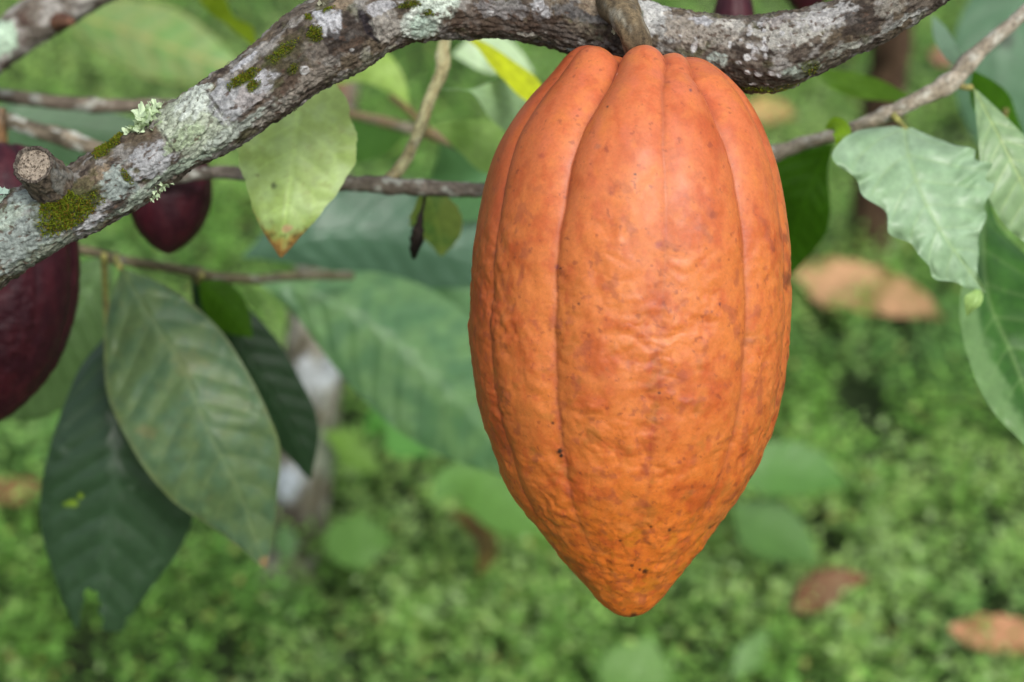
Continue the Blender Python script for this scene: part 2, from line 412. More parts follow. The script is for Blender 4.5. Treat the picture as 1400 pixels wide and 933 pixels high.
# (x, y, r along, r around, colour, strength, raise px, edge noise)
patches = [
 (20, 330, 75, 34, BLUEG, .8, 1.2, .5), (60, 345, 60, 16, (120, 132, 112), .7, .5, .5), (40, 270, 26, 22, BLUEG, .9, 1.5, .4), (5, 300, 30, 14, MINT, .7, 1, .4), (120, 300, 38, 16, GREYW, .75, 1.4, .6),
 (125, 250, 34, 15, TANB, .8, .3, .5), (160, 252, 26, 22, BLUEG, .85, 1.5, .5), (208, 218, 30, 22, LAV, .95, 1.8, .5), (108, 262, 30, 20, OLIVE, .7, .5, .5), (190, 188, 22, 14, (92, 80, 60), .8, 0, .5), (190, 270, 45, 10, MINT, .7, .8, .5),
 (255, 225, 70, 11, (150, 170, 148), .8, .8, .4), (160, 280, 16, 10, DARK, .8, -1, .6), (222, 250, 24, 7, DARK, .6, -1, .6),
 (262, 165, 40, 50, (160, 172, 148), 1.0, 1.8, .12), (268, 138, 30, 22, MINTW, .95, 2.2, .35), (252, 190, 30, 12, (150, 172, 128), .7, 1.6, .4),
 (318, 138, 28, 30, LAV, .95, 2.0, .35), (345, 128, 26, 18, (158, 152, 150), .8, 1.2, .5), (362, 110, 20, 12, GREYW, .8, 1.4, .4), (330, 172, 50, 10, (160, 172, 160), .85, .8, .4), (380, 150, 34, 10, GREYT, .7, .8, .5),
 (335, 85, 26, 6, GREYW, .9, 1, .4), (395, 75, 38, 24, (70, 64, 38), .8, 0, .5), (345, 150, 30, 5, RED, .8, -1.5, .6), (395, 117, 26, 7, RED, .8, -1.5, .6), (417, 97, 6, 6, WHITE, 1, 1.5, .3), (430, 108, 34, 12, (136, 128, 116), .8, .8, .5),
 (440, 72, 30, 20, (112, 104, 94), .7, .6, .5), (448, 30, 16, 22, GREYW, .95, 2, .5), (468, 8, 16, 10, TANB, .8, .5, .5), (482, 48, 34, 24, DARK, .85, -1, .5), (478, 62, 26, 6, RED, .7, -.5, .5),
 (503, 35, 6, 26, (40, 34, 40), .9, -2, .3), (528, 35, 20, 26, (150, 146, 136), .95, 1.6, .25), (500, 85, 50, 7, (128, 130, 110), .7, .4, .5), (575, 36, 30, 27, MINTW, 1, 2.2, .22), (578, 36, 21, 19, (172, 196, 178), 1, .3, .25),
 (598, 4, 30, 20, (186, 202, 186), 1, 2.2, .35), (520, 10, 22, 10, GREYW, .7, 1.2, .6), (660, 30, 55, 26, RED, .75, 0, .5), (690, 12, 34, 16, (126, 124, 124), .75, 1.2, .7), (736, 14, 20, 14, GREYW, .7, 1.2, .7), (760, 40, 60, 18, (66, 50, 38), .8, 0, .5),
 (717, 47, 14, 4, (150, 148, 136), .8, 1, .4), (745, 61, 22, 4, (108, 110, 108), .7, .6, .5), (784, 69, 12, 5, (130, 145, 145), .8, .8, .4), (790, 18, 40, 10, (98, 98, 98), .7, .5, .5), (830, 12, 46, 16, TANB, .85, .5, .4),
 (800, 40, 26, 10, (116, 104, 88), .6, .3, .6), (893, 16, 26, 34, (188, 190, 186), .95, 1.6, .3), (915, 40, 22, 16, (160, 162, 158), .8, 1, .4), (945, 35, 40, 24, (150, 140, 124), .75, .6, .6), (985, 40, 44, 24, (156, 150, 138), .75, .8, .6),
 (962, 28, 18, 10, GREYW, .8, 1, .6), (1000, 32, 22, 12, (182, 180, 170), .8, 1, .6), (1090, 40, 60, 22, (170, 170, 160), .85, 1.2, .6), (1130, 22, 45, 14, (172, 172, 170), .85, 1.2, .6), (1060, 30, 30, 14, (160, 154, 150), .7, 1, .6),
 (980, 84, 14, 12, (150, 164, 154), .95, 1.2, .25), (1095, 97, 26, 13, (156, 172, 158), .95, 1, .22), (1150, 68, 34, 7, (156, 162, 150), .7, .6, .5), (1180, 30, 30, 22, (60, 50, 42), .8, -.5, .5), (1215, 12, 18, 14, GREYT, .7, .6, .5), (1232, 30, 30, 6, (160, 164, 158), .7, .6, .5),
 (1050, 112, 60, 14, (58, 54, 36), .75, -.3, .5), (1010, 100, 50, 14, (60, 50, 40), .7, -.3, .5), (1120, 85, 20, 14, (84, 76, 56), .6, 0, .5), (1290, -30, 40, 20, (70, 58, 48), .7, 0, .5), (-100, 400, 50, 30, GREYW, .8, 1, .5)]
spots = [(1025, 43, 4, 8), (1045, 42, 4, 4), (1024, 62, 6, 4), (1034, 74, 5, 8), (1021, 78, 5, 4), (1046, 67, 5, 4), (1046, 78, 3, 4), (1022, 98, 4, 3), (1037, 100, 5, 4), (1044, 55, 3, 8), (950, 60, 4, 9), (948, 68, 3, 4), (1040, 33, 4, 4),
         (1048, 113, 3, 3), (1030, 114, 5, 2), (1010, 85, 4, 2), (1066, 62, 4, 2), (930, 50, 3, 2), (1054, 98, 3, 3), (1064, 100, 2.5, 3), (998, 62, 3, 5), (1012, 55, 2, 3), (1070, 46, 4, 4), (120, 207, 3, 2), (480, 68, 3, 2), (672, 18, 5, 4)]
mossP = [(85, 290, 34, 30, 9, 2600), (62, 245, 10, 14, 6, 260), (143, 204, 20, 12, 6, 700), (160, 190, 10, 9, 5, 250), (173, 243, 5, 10, 4, 160), (118, 276, 24, 14, 4, 500), (334, 108, 24, 8, 6, 800), (346, 118, 10, 7, 5, 260), (385, 70, 26, 10, 4, 420), (430, 48, 10, 10, 5, 420),
         (421, 24, 4, 6, 4, 110), (560, 6, 16, 5, 4, 260), (584, 16, 8, 4, 4, 110), (448, 15, 8, 5, 3.5, 100), (400, 95, 10, 6, 3.5, 110), (1050, 120, 34, 6, 3, 260), (1108, 92, 10, 12, 3, 110), (870, 24, 9, 12, 3, 120)]
def branch_disp(Q, U, V, ph):
    nz = fbm(Q/90, 70, 2)*7+fbm(Q/34, 71, 3)*4.0
    crack = -np.exp(-np.abs(perlin(np.stack([Q[..., 0]/60, Q[..., 1]/11, Q[..., 2]/11], -1)+fbm(Q/25, 72, 2)[..., None], 73))/.09)*2.0
    fine = fbm(Q/np.array([9, 6, 6]), 74, 4)*2.6
    flake = (np.abs(fbm(Q/np.array([16, 10, 10]), 78, 3))-.12)*5
    ring = 0
    for (x, a) in ((224, 1.2), (300, 1.5), (503, 1.6), (845, 2), (955, 1.2)):
        u, v, k = unroll(x, np.interp(x, t0['D'][:, 0], t0['D'][:, 1])); ring = ring+a*np.exp(-((U-u+4*perlin(Q/20, 79))/4)**2)
    return nz+crack+fine+flake+ring
NEDGE = [fbm(t0['Q']/np.array([13, 11, 11]), 101+i, 4) for i in range(3)]
NFLECK = [fbm(t0['Q']/np.array([11, 6, 6]), 201+i, 4) for i in range(3)]
def blob(U, V, x, y, ra, rb, edge, Q, seed):
    u, v, k = unroll(x, y)
    if edge < .13 and ra > 20: d = (np.abs((U-u-(V-v)*.12)/ra)**4+np.abs((V-v)/rb)**4)**.25
    else: d = np.hypot((U-u)/ra, (V-v)/rb)
    return d+edge*np.roll(NEDGE[seed % 3], (seed*97) % BN, 0)*2.0
def make_branch_surface():
    Q, U, V = t0['Q'], t0['U'], t0['V']
    disp = branch_disp(Q, U, V, t0['ph'])
    n1 = fbm(Q/np.array([60, 30, 30]), 80, 4); n2 = fbm(Q/np.array([16, 9, 9]), 81, 5); n3 = fbm(Q/7, 82, 3)
    C = mixc(lin((98, 88, 76))*np.ones_like(Q), lin((60, 50, 42)), sstep(-.1, .3, n2))
    C = mixc(C, lin((104, 90, 66)), sstep(.0, .35, -n1)*.6)
    C = mixc(C, lin((146, 144, 138)), sstep(.02, .20, fbm(Q/np.array([30, 20, 20]), 83, 5))*.8)
    C = mixc(C, lin((84, 88, 48)), sstep(.16, .34, fbm(Q/40, 84, 4))*.5)
    for i, (x, y, ra, rb, c, k, up, ed) in enumerate(patches):
        d = blob(U, V, x, y, ra, rb, ed, Q, 100+i)
        m = sstep(1.14, .84, d)
        cc = mixc(lin(c)*np.ones_like(Q), lin(c)*.72, sstep(-.05, .35, n2)*.8)
        C = C*(1-(m*k)[..., None])+cc*(m*k)[..., None]
        # bark shows through in flecks
        fl = m*sstep(.24, .34, np.roll(NFLECK[i % 3], i*131 % BN, 0))*(.85 if ed > .3 else .4)
        C = mixc(C, lin((86, 66, 52)), fl)
        disp = disp+up*m*(1-.6*fl)
    # overlapping scalloped plates on the big pale crust
    u0, v0, _ = unroll(262, 165)
    inn = sstep(1.05, .95, blob(U, V, 262, 165, 40, 52, .12, Q, 114))
    pl = (V*.9+U*.35+10*fbm(Q/18, 300, 3)); saw = np.mod(pl/11, 1)
    disp = disp+inn*(saw*1.8-.9); C = mixc(C, lin((84, 92, 70)), inn*np.exp(-(saw/.10)**2)*.75)
    C = mixc(C, lin((196, 208, 190)), inn*np.exp(-((saw-.9)/.12)**2)*.35)
    for (x, y, a, b) in ((293, 142, 1.5, 26), (230, 196, 1.3, 24)):   # dark seams at its ends
        d = blob(U, V, x, y, a*1.6, b, .4, Q, 310+x); m = sstep(1.2, .5, d)
        C = mixc(C, lin((50, 42, 36)), m*.7); disp = disp-1.5*m
    for i, (x, y, a, b) in enumerate(spots):
        d = blob(U, V, x, y, a, b, .45, Q, 320+i); m = sstep(1.12, .88, d)
        C = mixc(C, lin((188, 190, 190)), m*.85*sstep(.5, 0., np.roll(NFLECK[i % 3], i*57, 0))); disp = disp+m*.35
    for i, (x, y, a, b, h, cnt) in enumerate(mossP):
        d = blob(U, V, x, y, a, b, .35, Q, 360+i); m = sstep(1.25, .8, d)
        C = mixc(C, lin((62, 70, 20)), m*.8); disp = disp+m*h*.28
    # underside mask, left unused; then partial greying and overall tone
    und = sstep(.55, .95, np.sin(t0['ph']))[None, :]*np.ones_like(U)
    C = (C*.8+.2*C.mean(-1, keepdims=True))*.84*(1+.35*n3)[..., None]
    return disp, C
bd_, bc_ = make_branch_surface()
tb = tube(bpts, BN, BM, lambda Q, U, V, ph: bd_)
branch = empty('tree_branch', at(865, 43, BD))
tag(branch, 'thick crooked cocoa branch crusted with pale lichen and moss, carrying the orange pod', 'branch')
V_, F_ = tube_mesh(tb['W'])
mesh_obj('limb', V_, F_, M_BARK, branch, None, np.vstack([bc_.reshape(-1, 3), bc_[0].mean(0), bc_[-1].mean(0)]))

def surf_point(x, y):
    u, v, k = unroll(x, y); return tb['W'][k], tb['N'][k], tb['pxm'][k[0], 0]
# moss tufts: curved blades rooted on the bark
def moss(x, y, a, b, h, cnt, i):
    u0, v0, k = unroll(x, y); r = rng.random(cnt)**.6; an = rng.random(cnt)*2*np.pi
    uu = u0+a*r*np.cos(an)*(1+.25*np.sin(an*3+i)); vv = v0+b*r*np.sin(an)*(1+.25*np.cos(an*2+i))
    iu = np.clip(np.searchsorted(tb['U'][:, 0], uu), 0, BN-1); rad = tb['D'][iu, 3]
    ph = vv/rad; iv = np.round((ph+np.pi)/(2*np.pi)*BM).astype(int) % BM
    P = tb['W'][iu, iv]; Nn = tb['N'][iu, iv]; px = tb['pxm'][iu, 0]
    dirn = Nn*.7+rng.normal(size=(cnt, 3))*.55+np.array([0, 0, .25]); dirn /= np.linalg.norm(dirn, axis=1)[:, None]
    side = np.cross(dirn, rng.normal(size=(cnt, 3))); side /= np.linalg.norm(side, axis=1)[:, None]
    L = h*px*rng.uniform(.5, 1.25, cnt)*(1.1-.5*r); wdt = px*rng.uniform(.5, 1.0, cnt)*1.0
    bend = np.cross(side, dirn)*rng.uniform(-.5, .5, cnt)[:, None]
    p1 = P+dirn*(L*.5)[:, None]; p2 = P+(dirn+bend)*L[:, None]; P = P-Nn*(px*1.0)[:, None]
    V = np.stack([P-side*wdt[:, None]*.6, P+side*wdt[:, None]*.6, p1-side*wdt[:, None], p1+side*wdt[:, None], p2], 1).reshape(-1, 3)
    o = np.arange(cnt)[:, None]*5
    Fq = o+np.array([[0, 1, 3, 2]]); Ft = o+np.array([[2, 3, 4]])
    c = lin((104, 118, 30))*rng.uniform(.45, 1.25, cnt)[:, None]; yb = rng.random(cnt) < .18; c[yb] = lin((124, 104, 40))*.9
    mesh_obj('moss_patch', V, [Fq, Ft], M_MOSS, branch, None, np.repeat(c, 5, 0), False)
for i, p in enumerate(mossP): moss(*p, i)

# leafy (foliose) lichen: ruffled lobes
def foliose(x, y, size, n, seed, outward=(0, 0, 0), c=(182, 200, 166)):
    r_ = np.random.default_rng(seed); P0, N0, px = surf_point(x, y)
    VV = []; FF = []; CC = []; off = 0
    for k in range(n):
        a0 = r_.uniform(0, 2*np.pi); Nk = N0*.75+np.array(outward)+r_.normal(size=3)*.45; Nk /= np.linalg.norm(Nk)
        A = np.cross(Nk, r_.normal(size=3)); A /= np.linalg.norm(A); B = np.cross(Nk, A)
        nr, na = 10, 54; rr = np.linspace(.02, 1, nr)[:, None]; aa = np.linspace(-1.4, 1.4, na)[None, :]
        lob = 1+.15*np.sin(aa*5+a0*3)+.07*np.sin(aa*13+a0)
        rad = rr*lob*size*r_.uniform(.55, 1.1)*px
        z = (rr**2*(.30+.30*np.sin(aa*5+a0*2)+.12*np.sin(aa*12+a0)))*size*px*.8
        p = P0+r_.normal(size=3)*size*.38*px
        W = p+(rad*np.cos(aa+a0))[..., None]*A+(rad*np.sin(aa+a0))[..., None]*B+z[..., None]*Nk
        VV.append(W.reshape(-1, 3)); FF.append(grid_faces(nr, na)+off); off += nr*na
        cc = lin(c)*(r_.uniform(.85, 1.1)+(rr*.14-.10)*np.ones_like(aa))[..., None]; CC.append(cc.reshape(-1, 3))
    o = mesh_obj('leafy_lichen', np.vstack(VV), np.vstack(FF), M_LICHEN, branch, None, np.vstack(CC))
foliose(202, 168, 17, 15, 1, -RT*.3+UP*.6); foliose(190, 172, 17, 14, 2, -RT*.6+UP*.6); foliose(214, 154, 12, 9, 3, UP*.5)
foliose(222, 262, 12, 9, 4, -UP*.8); foliose(210, 270, 9, 6, 5, -UP*.8); foliose(8, 272, 12, 7, 6, UP*.5, (150, 172, 160))
foliose(440, 4, 6, 4, 7, UP*.5, (150, 150, 130)); foliose(402, 150, 5, 4, 8, -UP*.6, (120, 132, 96)); foliose(632, 52, 4, 3, 9, -UP*.8, (60, 58, 50)); foliose(840, 40, 5, 3, 10, UP*0, (190, 190, 165)); foliose(868, 46, 4, 3, 11, UP*0, (190, 190, 165))
# bark flakes along the edges, lifted chips
def chips(n=420):
    V = []; C = []; 
    iu = rng.integers(int(BN*.17), int(BN*.86), n); iv = rng.integers(0, BM, n)
    for a, b in zip(iu, iv):
        P = tb['W'][a, b]; Nn = tb['N'][a, b]; px = tb['pxm'][a, 0]
        T = tb['P'][min(a+1, BN-1)]-tb['P'][a-1]; T /= np.linalg.norm(T); B = np.cross(T, Nn)
        T = T+B*rng.normal()*.4; l = px*rng.uniform(2, 7); w_ = px*rng.uniform(1, 3); u_ = px*rng.uniform(.4, 2.4)
        q = [P-T*l+B*w_*.6, P-T*l*.5-B*w_, P+T*l*.8-B*w_*.7, P+T*l+B*w_]
        V += [q[0]-Nn*px*.4, q[1]-Nn*px*.4, q[2]+Nn*u_, q[3]+Nn*u_*.7]
        c = bc_[a, b]*rng.uniform(.6, 1.2); C += [c]*4
    o = np.arange(n)[:, None]*4+np.array([[0, 1, 2, 3]])
    tag(mesh_obj('bark_flakes', np.array(V), o, M_BARK, branch, None, np.array(C), False))
chips()

# sawn stub
def stub():
    pts = [(92, 276, .594, 36), (74, 256, .581, 33), (57, 238, .570, 29), (46, 226, .563, 27)]
    def df(Q, U, V, ph): return fbm(Q/14, 401, 4)*4+fbm(Q/5, 402, 3)*1.6
    t = tube(pts, 90, 140, df); Q = t['Q']
    C = mixc(lin((98, 88, 76))*np.ones_like(Q), lin((48, 42, 38)), sstep(-.1, .3, fbm(Q/9, 403, 4)))
    C = mixc(C, lin((128, 130, 124)), sstep(.05, .3, fbm(Q/16, 404, 4))*.6)
    o = mesh_obj('cut_stub', t['W'].reshape(-1, 3), grid_faces(90, 140, True), M_BARK, branch, None, C.reshape(-1, 3))
    # rolled bark lip then recessed wood face
    E = t['W'][-1]; ce = E.mean(0); T = t['P'][-1]-t['P'][-3]; T /= np.linalg.norm(T); px = t['pxm'][-1, 0]
    rings = [(1.0, 0), (1.04, 1.6), (.99, 3.4), (.90, 3.0), (.84, .3), (.82, -1.8)]
    rr = list(np.linspace(.82, .02, 26)); prof_ = rings+[(q, -1.6) for q in rr]
    W = []; Cc = []
    for i, (q, h) in enumerate(prof_):
        p = ce+(E-ce)*q
        nz = fbm((p-ce)/px/5, 405, 4); nb = fbm((p-ce)/px/2.2, 406, 3)
        p = p+T*((h+(nz*1.6+nb*1.0 if i > 3 else nb*3.2))*px)[:, None]; W.append(p)
        if i < 5: c = mixc(lin((64, 56, 50))*np.ones((140, 3)), lin((110, 104, 94)), sstep(-.1, .3, nb))
        else: c = mixc(lin((140, 130, 116))*np.ones((140, 3)), lin((70, 60, 50)), sstep(.0, .4, nz+.8*nb+.15*np.sin(q*60))); 
        Cc.append(c)
    o['_o'] = branch['_o']
    mesh_obj('cut_face', np.array(W).reshape(-1, 3), grid_faces(len(prof_), 140, True), M_BARK, o, None, np.array(Cc).reshape(-1, 3))
stub()

# pod stalk (belongs to the pod)
st, tt = twig('stalk', [(836, -4, .606, 30), (846, 8, .594, 28), (856, 22, .584, 23), (864, 40, .580, 20), (870, 58, .582, 19), (874, 76, .590, 18.5), (874, 104, .600, 18)], (118, 104, 80), (82, 72, 56), pod, .2, 41, M_BARK, .14)

# ------------------------------------------------------------------ leaves
def leaf(mid, wa, wb, col, parent=None, name='leaf', mat=None, tilt=(.25, .25), fold=0, veins=9, vein_col=None, vstr=.5, quilt=1.2, wave=0, wfreq=6, spots_=0, tipcol=None, seed=0, n=110, m=44, droop=0, col2=None, edge=0, notch=None, petiole=None, patch_=None, jag=0, scal=None, sweep=0, margin=None):
    """mid rows (px,py,depth); wa / wb widths px on side A (screen left when pointing down) and side B"""
    D = spline([(a, b, c) for a, b, c in mid], n)
    s = np.linspace(0, 1, n)
    def prof_(wl):
        k = np.linspace(0, 1, len(wl)); P = spline(np.column_stack([k*100, wl, np.zeros(len(wl))]), 400)
        return np.maximum(np.interp(s*100, P[:, 0], P[:, 1]), .3)
    A, B = prof_(wa), prof_(wb)
    tx = np.gradient(D[:, 0]); ty = np.gradient(D[:, 1]); L = np.hypot(tx, ty)+1e-9; tx /= L; ty /= L
    tx = np.convolve(np.pad(tx, 8, mode='edge'), np.ones(17)/17, 'valid'); ty = np.convolve(np.pad(ty, 8, mode='edge'), np.ones(17)/17, 'valid')
    u = np.linspace(-1, 1, m)             # +1 = side A
    Wd = np.where(u[None, :] > 0, A[:, None], B[:, None])
    sg = np.sign(u)[None, :]; au = np.abs(u)[None, :]
    if scal: Wd = Wd*(1+scal[0]*au**2*np.sin(2*np.pi*scal[1]*s[:, None]+.8*sg)*sstep(.05, .2, s)[:, None])
    if jag: Wd = Wd*(1+jag*au*fbm(np.stack([s[:, None]*14*np.ones_like(Wd), sg*np.ones_like(Wd)*5, Wd*0+seed], -1), seed+3, 3))
    X = D[:, 0][:, None]+(-ty)[:, None]*u*Wd; Yp = D[:, 1][:, None]+tx[:, None]*u*Wd
    if sweep: k_ = sweep*np.maximum(u, 0)[None, :]*Wd*np.clip(1-s[:, None]/.55, 0, 1); X = X-tx[:, None]*k_; Yp = Yp-ty[:, None]*k_
    pxm = (D[:, 2]*S)[:, None]
    tl = np.where(u[None, :] > 0, tilt[0], tilt[1])
    maxw = max(A.max(), B.max()); length = L.sum()
    # vein pattern: side veins curve toward the tip
    vv = s[:, None]-au*Wd/length*.55-.05*au**2
    ph = vv*veins; fr = np.abs(ph-np.round(ph))
    q3 = np.stack([X/60, Yp/60, X*0+seed*3.1], -1)
    vein = np.exp(-(fr/.05)**2)*sstep(1.0, .75, au)*(Wd > 6)
    midr = np.exp(-(au*Wd/(maxw*.022+.8))**2)
    qd = quilt*(np.abs(np.sin(np.pi*ph)))*sstep(0, .15, au)*sstep(1.02, .8, au)*np.minimum(1, Wd/30)
    qd = qd+fbm(q3*3, seed+11, 3)*min(quilt, 2)*.45+fbm(q3*.8, seed+13, 2)*min(quilt, 3)*1.6
    wv = wave*au**2*np.sin(2*np.pi*(wfreq*s[:, None]+.13*sg)+2*fbm(q3, seed+5, 2)*3)
    rel = tl*(au*Wd)+fold*(au**2)*Wd-qd+wv - midr*(-1.2)        # px toward the back
    dd = D[:, 2][:, None]+rel*pxm+droop*s[:, None]**2
    W = at(X, Yp, dd)
    C = lin(col)*np.ones(W.shape)
    if col2 is not None: C = mixc(C, lin(col2), sstep(-.25, .3, fbm(q3*1.6, seed+21, 4)))
    C = C*(1+.25*fbm(q3*5, seed+23, 3))[..., None]
    vc = lin(vein_col) if vein_col is not None else lin(np.minimum(255, np.array(col)*1.22+12))
    C = mixc(C, vc, np.clip(vein*vstr*.7+midr*vstr, 0, 1))
    if spots_:
        sp = sstep(.30, .40, fbm(q3*6, seed+31, 3)); C = mixc(C, lin((120, 110, 60)), sp*spots_)
    if tipcol is not None:
        k = sstep(.85, .99, s[:, None]+.12*fbm(q3*4, seed+41, 3)+.05*au); C = mixc(C, lin(tipcol), k*.9)
        k2 = sstep(.90, 1.02, s[:, None]*1.0+.22*fbm(q3*7, seed+43, 3)+.09*au**3); C = mixc(C, lin((70, 40, 30)), k2*.6)
    if edge: C = mixc(C, lin((176, 160, 96)), sstep(.9, 1.0, au)*edge)
    if margin is not None: C = mixc(C, lin(margin), sstep(.25, .6, u[None, :]+.25*fbm(q3*3, seed+71, 3))*.7)
    if patch_:
        for (x, y, r, cc, kk) in patch_:
            C = mixc(C, lin(cc), sstep(1.1, .7, np.hypot(X-x, Yp-y)/r*(1+.5*perlin(q3*5, seed+51)))*kk)
    Fc = grid_faces(n, m)
    if notch:
        keep = np.ones(len(Fc), bool); fx = X.ravel()[Fc].mean(1); fy = Yp.ravel()[Fc].mean(1)
        for (x, y, a, b) in notch: keep &= (np.hypot((fx-x)/a, (fy-y)/b)+.25*perlin(np.stack([fx/12, fy/12, fx*0], -1), 9)) > 1
        Fc = Fc[keep]
    base = W[0].mean(0)
    o = mesh_obj(name, W.reshape(-1, 3), Fc, mat or M_LEAF, parent, None if parent is not None else base, C.reshape(-1, 3))
    if petiole:
        p, _ = twig('petiole', petiole, (150, 150, 84), (120, 112, 70), o, 0, seed+61)
    return o

# --- pale yellow-green leaf behind the branch, brown tip
l1 = leaf([(412, 60, .665), (410, 120, .66), (404, 180, .655), (398, 240, .655), (390, 300, .655), (384, 352, .665)], [0, 50, 84, 80, 62, 40, 2], [0, 48, 76, 86, 66, 36, 2], (150, 174, 100), name='cocoa_leaf', mat=M_LEAF,
          tilt=(.25, .15), veins=8, vstr=.28, quilt=1.4, wave=2, spots_=.2, tipcol=(176, 128, 70), seed=1, col2=(162, 186, 122), jag=.10,
          petiole=[(412, 62, .665, 4), (413, 46, .645, 4), (412, 34, .615, 5)],
          patch_=[(345, 305, 5, (80, 40, 20), .8), (352, 240, 3, (90, 80, 50), .7), (374, 255, 4, (70, 80, 50), .8), (392, 312, 6, (200, 150, 130), .7)])
tag(l1, 'yellow green leaf with brown scorched tip hanging just behind the mossy part of the branch', 'leaf')

# --- long grey twig crossing behind the pod, left of it
tA = empty('twig', at(300, 236, .74))
tag(tA, 'level grey twig meeting the upper left edge of the orange pod', 'twig')
twig('stem', [(200, 250, .75, 8), (300, 236, .74, 9), (400, 248, .725, 10), (480, 251, .715, 11), (560, 256, .71, 11), (665, 260, .71, 10), (760, 252, .72, 9)], (116, 108, 98), (84, 76, 66), tA, .45, 2, nodes=((330, 2), (380, 2)))
twig('side_shoot', [(528, 250, .712, 8), (545, 232, .715, 8.5), (562, 205, .72, 8.5), (578, 165, .725, 8.5), (590, 130, .73, 8.5), (604, 98, .73, 9), (606, 70, .735, 8), (612, 30, .74, 8)], (168, 166, 124), (140, 130, 92), tA, .15, 3, nodes=((190, 3),))
leaf([(606, 122, .74), (640, 124, .76), (690, 140, .80), (740, 175, .85), (760, 200, .87)], [0, 0, 26, 34, 28, 2], [0, 2, 26, 28, 16, 2], (150, 180, 136), tA, tilt=(-.6, .5), veins=8, vstr=.25, quilt=1.2, seed=5, mat=M_GLOSS, n=70, m=30)
leaf([(590, 172, .80), (630, 182, .84), (690, 200, .88), (750, 235, .9)], [0, 24, 44, 30, 2], [0, 20, 28, 20, 2], (126, 160, 84), tA, tilt=(-.4, .3), seed=6, veins=8, vstr=.2, n=60, m=30, col2=(148, 180, 106))
leaf([(575, 258, .72), (590, 280, .74), (600, 315, .77), (604, 350, .8)], [0, 30, 36, 20, 2], [0, 22, 34, 28, 2], (150, 166, 100), tA, tilt=(.6, .6), seed=7, veins=6, vstr=.3, n=60, m=30, col2=(110, 146, 90), edge=.6, jag=.2)
twig('withered_fruitlet', [(582, 262, .715, 2), (578, 285, .715, 2.2), (574, 300, .712, 4.5), (571, 320, .712, 8.5), (568, 338, .715, 7.5), (566, 352, .72, 3)], (34, 26, 20), (22, 18, 16), tA, 0, 9, None, .3)

# --- thin brown twig behind with pale leaves
tF = empty('twig', at(640, 210, 1.0))
tag(tF, 'thin brown twig far behind the pale side shoot, bearing blurred light green leaves', 'twig')
twig('stem', [(400, 138, 1.0, 5), (480, 156, 1.0, 6), (560, 176, .98, 8), (615, 192, .97, 8), (690, 236, .97, 6), (760, 300, 1.0, 6)], (138, 120, 92), (104, 92, 66), tF, .2, 12)
twig('side_shoot', [(590, 184, .97, 5), (560, 152, .98, 5), (535, 132, .99, 5)], (128, 110, 70), (104, 92, 60), tF, 0, 13)
leaf([(560, 145, .98), (535, 115, .99), (500, 92, 1.0), (440, 84, 1.02), (400, 86, 1.03)], [0, 24, 36, 26, 2], [0, 14, 24, 30, 2], (142, 172, 84), tF, tilt=(.2, .2), seed=14, vstr=.2, n=60, m=28, col2=(158, 186, 104))
leaf([(560, 178, 1.0), (520, 190, 1.04), (480, 205, 1.08), (440, 240, 1.1)], [0, 22, 44, 40, 2], [0, 20, 24, 18, 2], (104, 150, 78), tF, tilt=(.2, .2), seed=15, vstr=.2, n=60, m=28)
leaf([(600, 195, 1.02), (620, 215, 1.05), (640, 250, 1.08), (700, 280, 1.1)], [0, 40, 60, 40, 2], [0, 30, 50, 40, 2], (86, 126, 84), tF, tilt=(.3, .2), seed=16, vstr=.2, n=60, m=28)
leaf([(618, 75, 1.0), (655, 72, 1.0), (690, 80, 1.01), (730, 100, 1.02)], [0, 20, 26, 16, 1], [0, 22, 30, 18, 1], (166, 190, 150), tF, tilt=(-.4, .2), seed=17, vstr=.2, n=50, m=24, mat=M_GLOSS)

# --- slender yellow leaf by the pod
ly = leaf([(628, 48, .80), (655, 60, .79), (683, 82, .78), (712, 108, .775), (738, 136, .77), (760, 165, .77)], [0, 6, 14, 17, 18, 10, 1], [0, 5, 9, 12, 16, 10, 1], (176, 186, 22), name='cocoa_leaf', tilt=(-.9, 1.2), seed=18, vstr=.3, n=60, m=26, quilt=.8, wave=2.5, wfreq=2,
          petiole=[(629, 49, .80, 3), (618, 38, .77, 3.2), (612, 20, .74, 4)])
tag(ly, 'slender bright yellow young leaf slanting down toward the upper left of the orange pod', 'leaf')

# --- lower left twig with the big leaves
tE = empty('twig', at(160, 352, .80))
tag(tE, 'brown twig at lower left carrying the big drooping dark green leaves', 'twig')
twig('stem', [(60, 330, .84, 7), (130, 346, .83, 6.5), (165, 356, .82, 7), (230, 366, .83, 7), (290, 378, .85, 7), (345, 382, .88, 6.5), (400, 378, .92, 6), (480, 377, .97, 6)], (120, 112, 86), (96, 90, 68), tE, .3, 20, nodes=((35, 3), (100, 2), (215, 3)))
leaf([(166, 366, .785), (194, 414, .775), (246, 498, .765), (284, 588, .76), (312, 642, .765), (336, 694, .775), (363, 778, .79)], [0, 50, 85, 106, 110, 106, 98, 86, 62, 30, 2], [0, 36, 56, 70, 78, 84, 84, 76, 48, 26, 2],
     (90, 112, 74), tE, tilt=(.30, .35), veins=11, vstr=.36, quilt=3.4, wave=3, wfreq=5, seed=21, col2=(78, 104, 76), edge=.12, vein_col=(116, 134, 92), spots_=.15, n=150, m=60,
     petiole=[(165, 366, .775, 4), (160, 358, .785, 4.5), (158, 353, .80, 5)], patch_=[(200, 590, 12, (130, 118, 84), .35), (255, 495, 22, (112, 114, 74), .35), (362, 768, 10, (150, 120, 90), .7)])
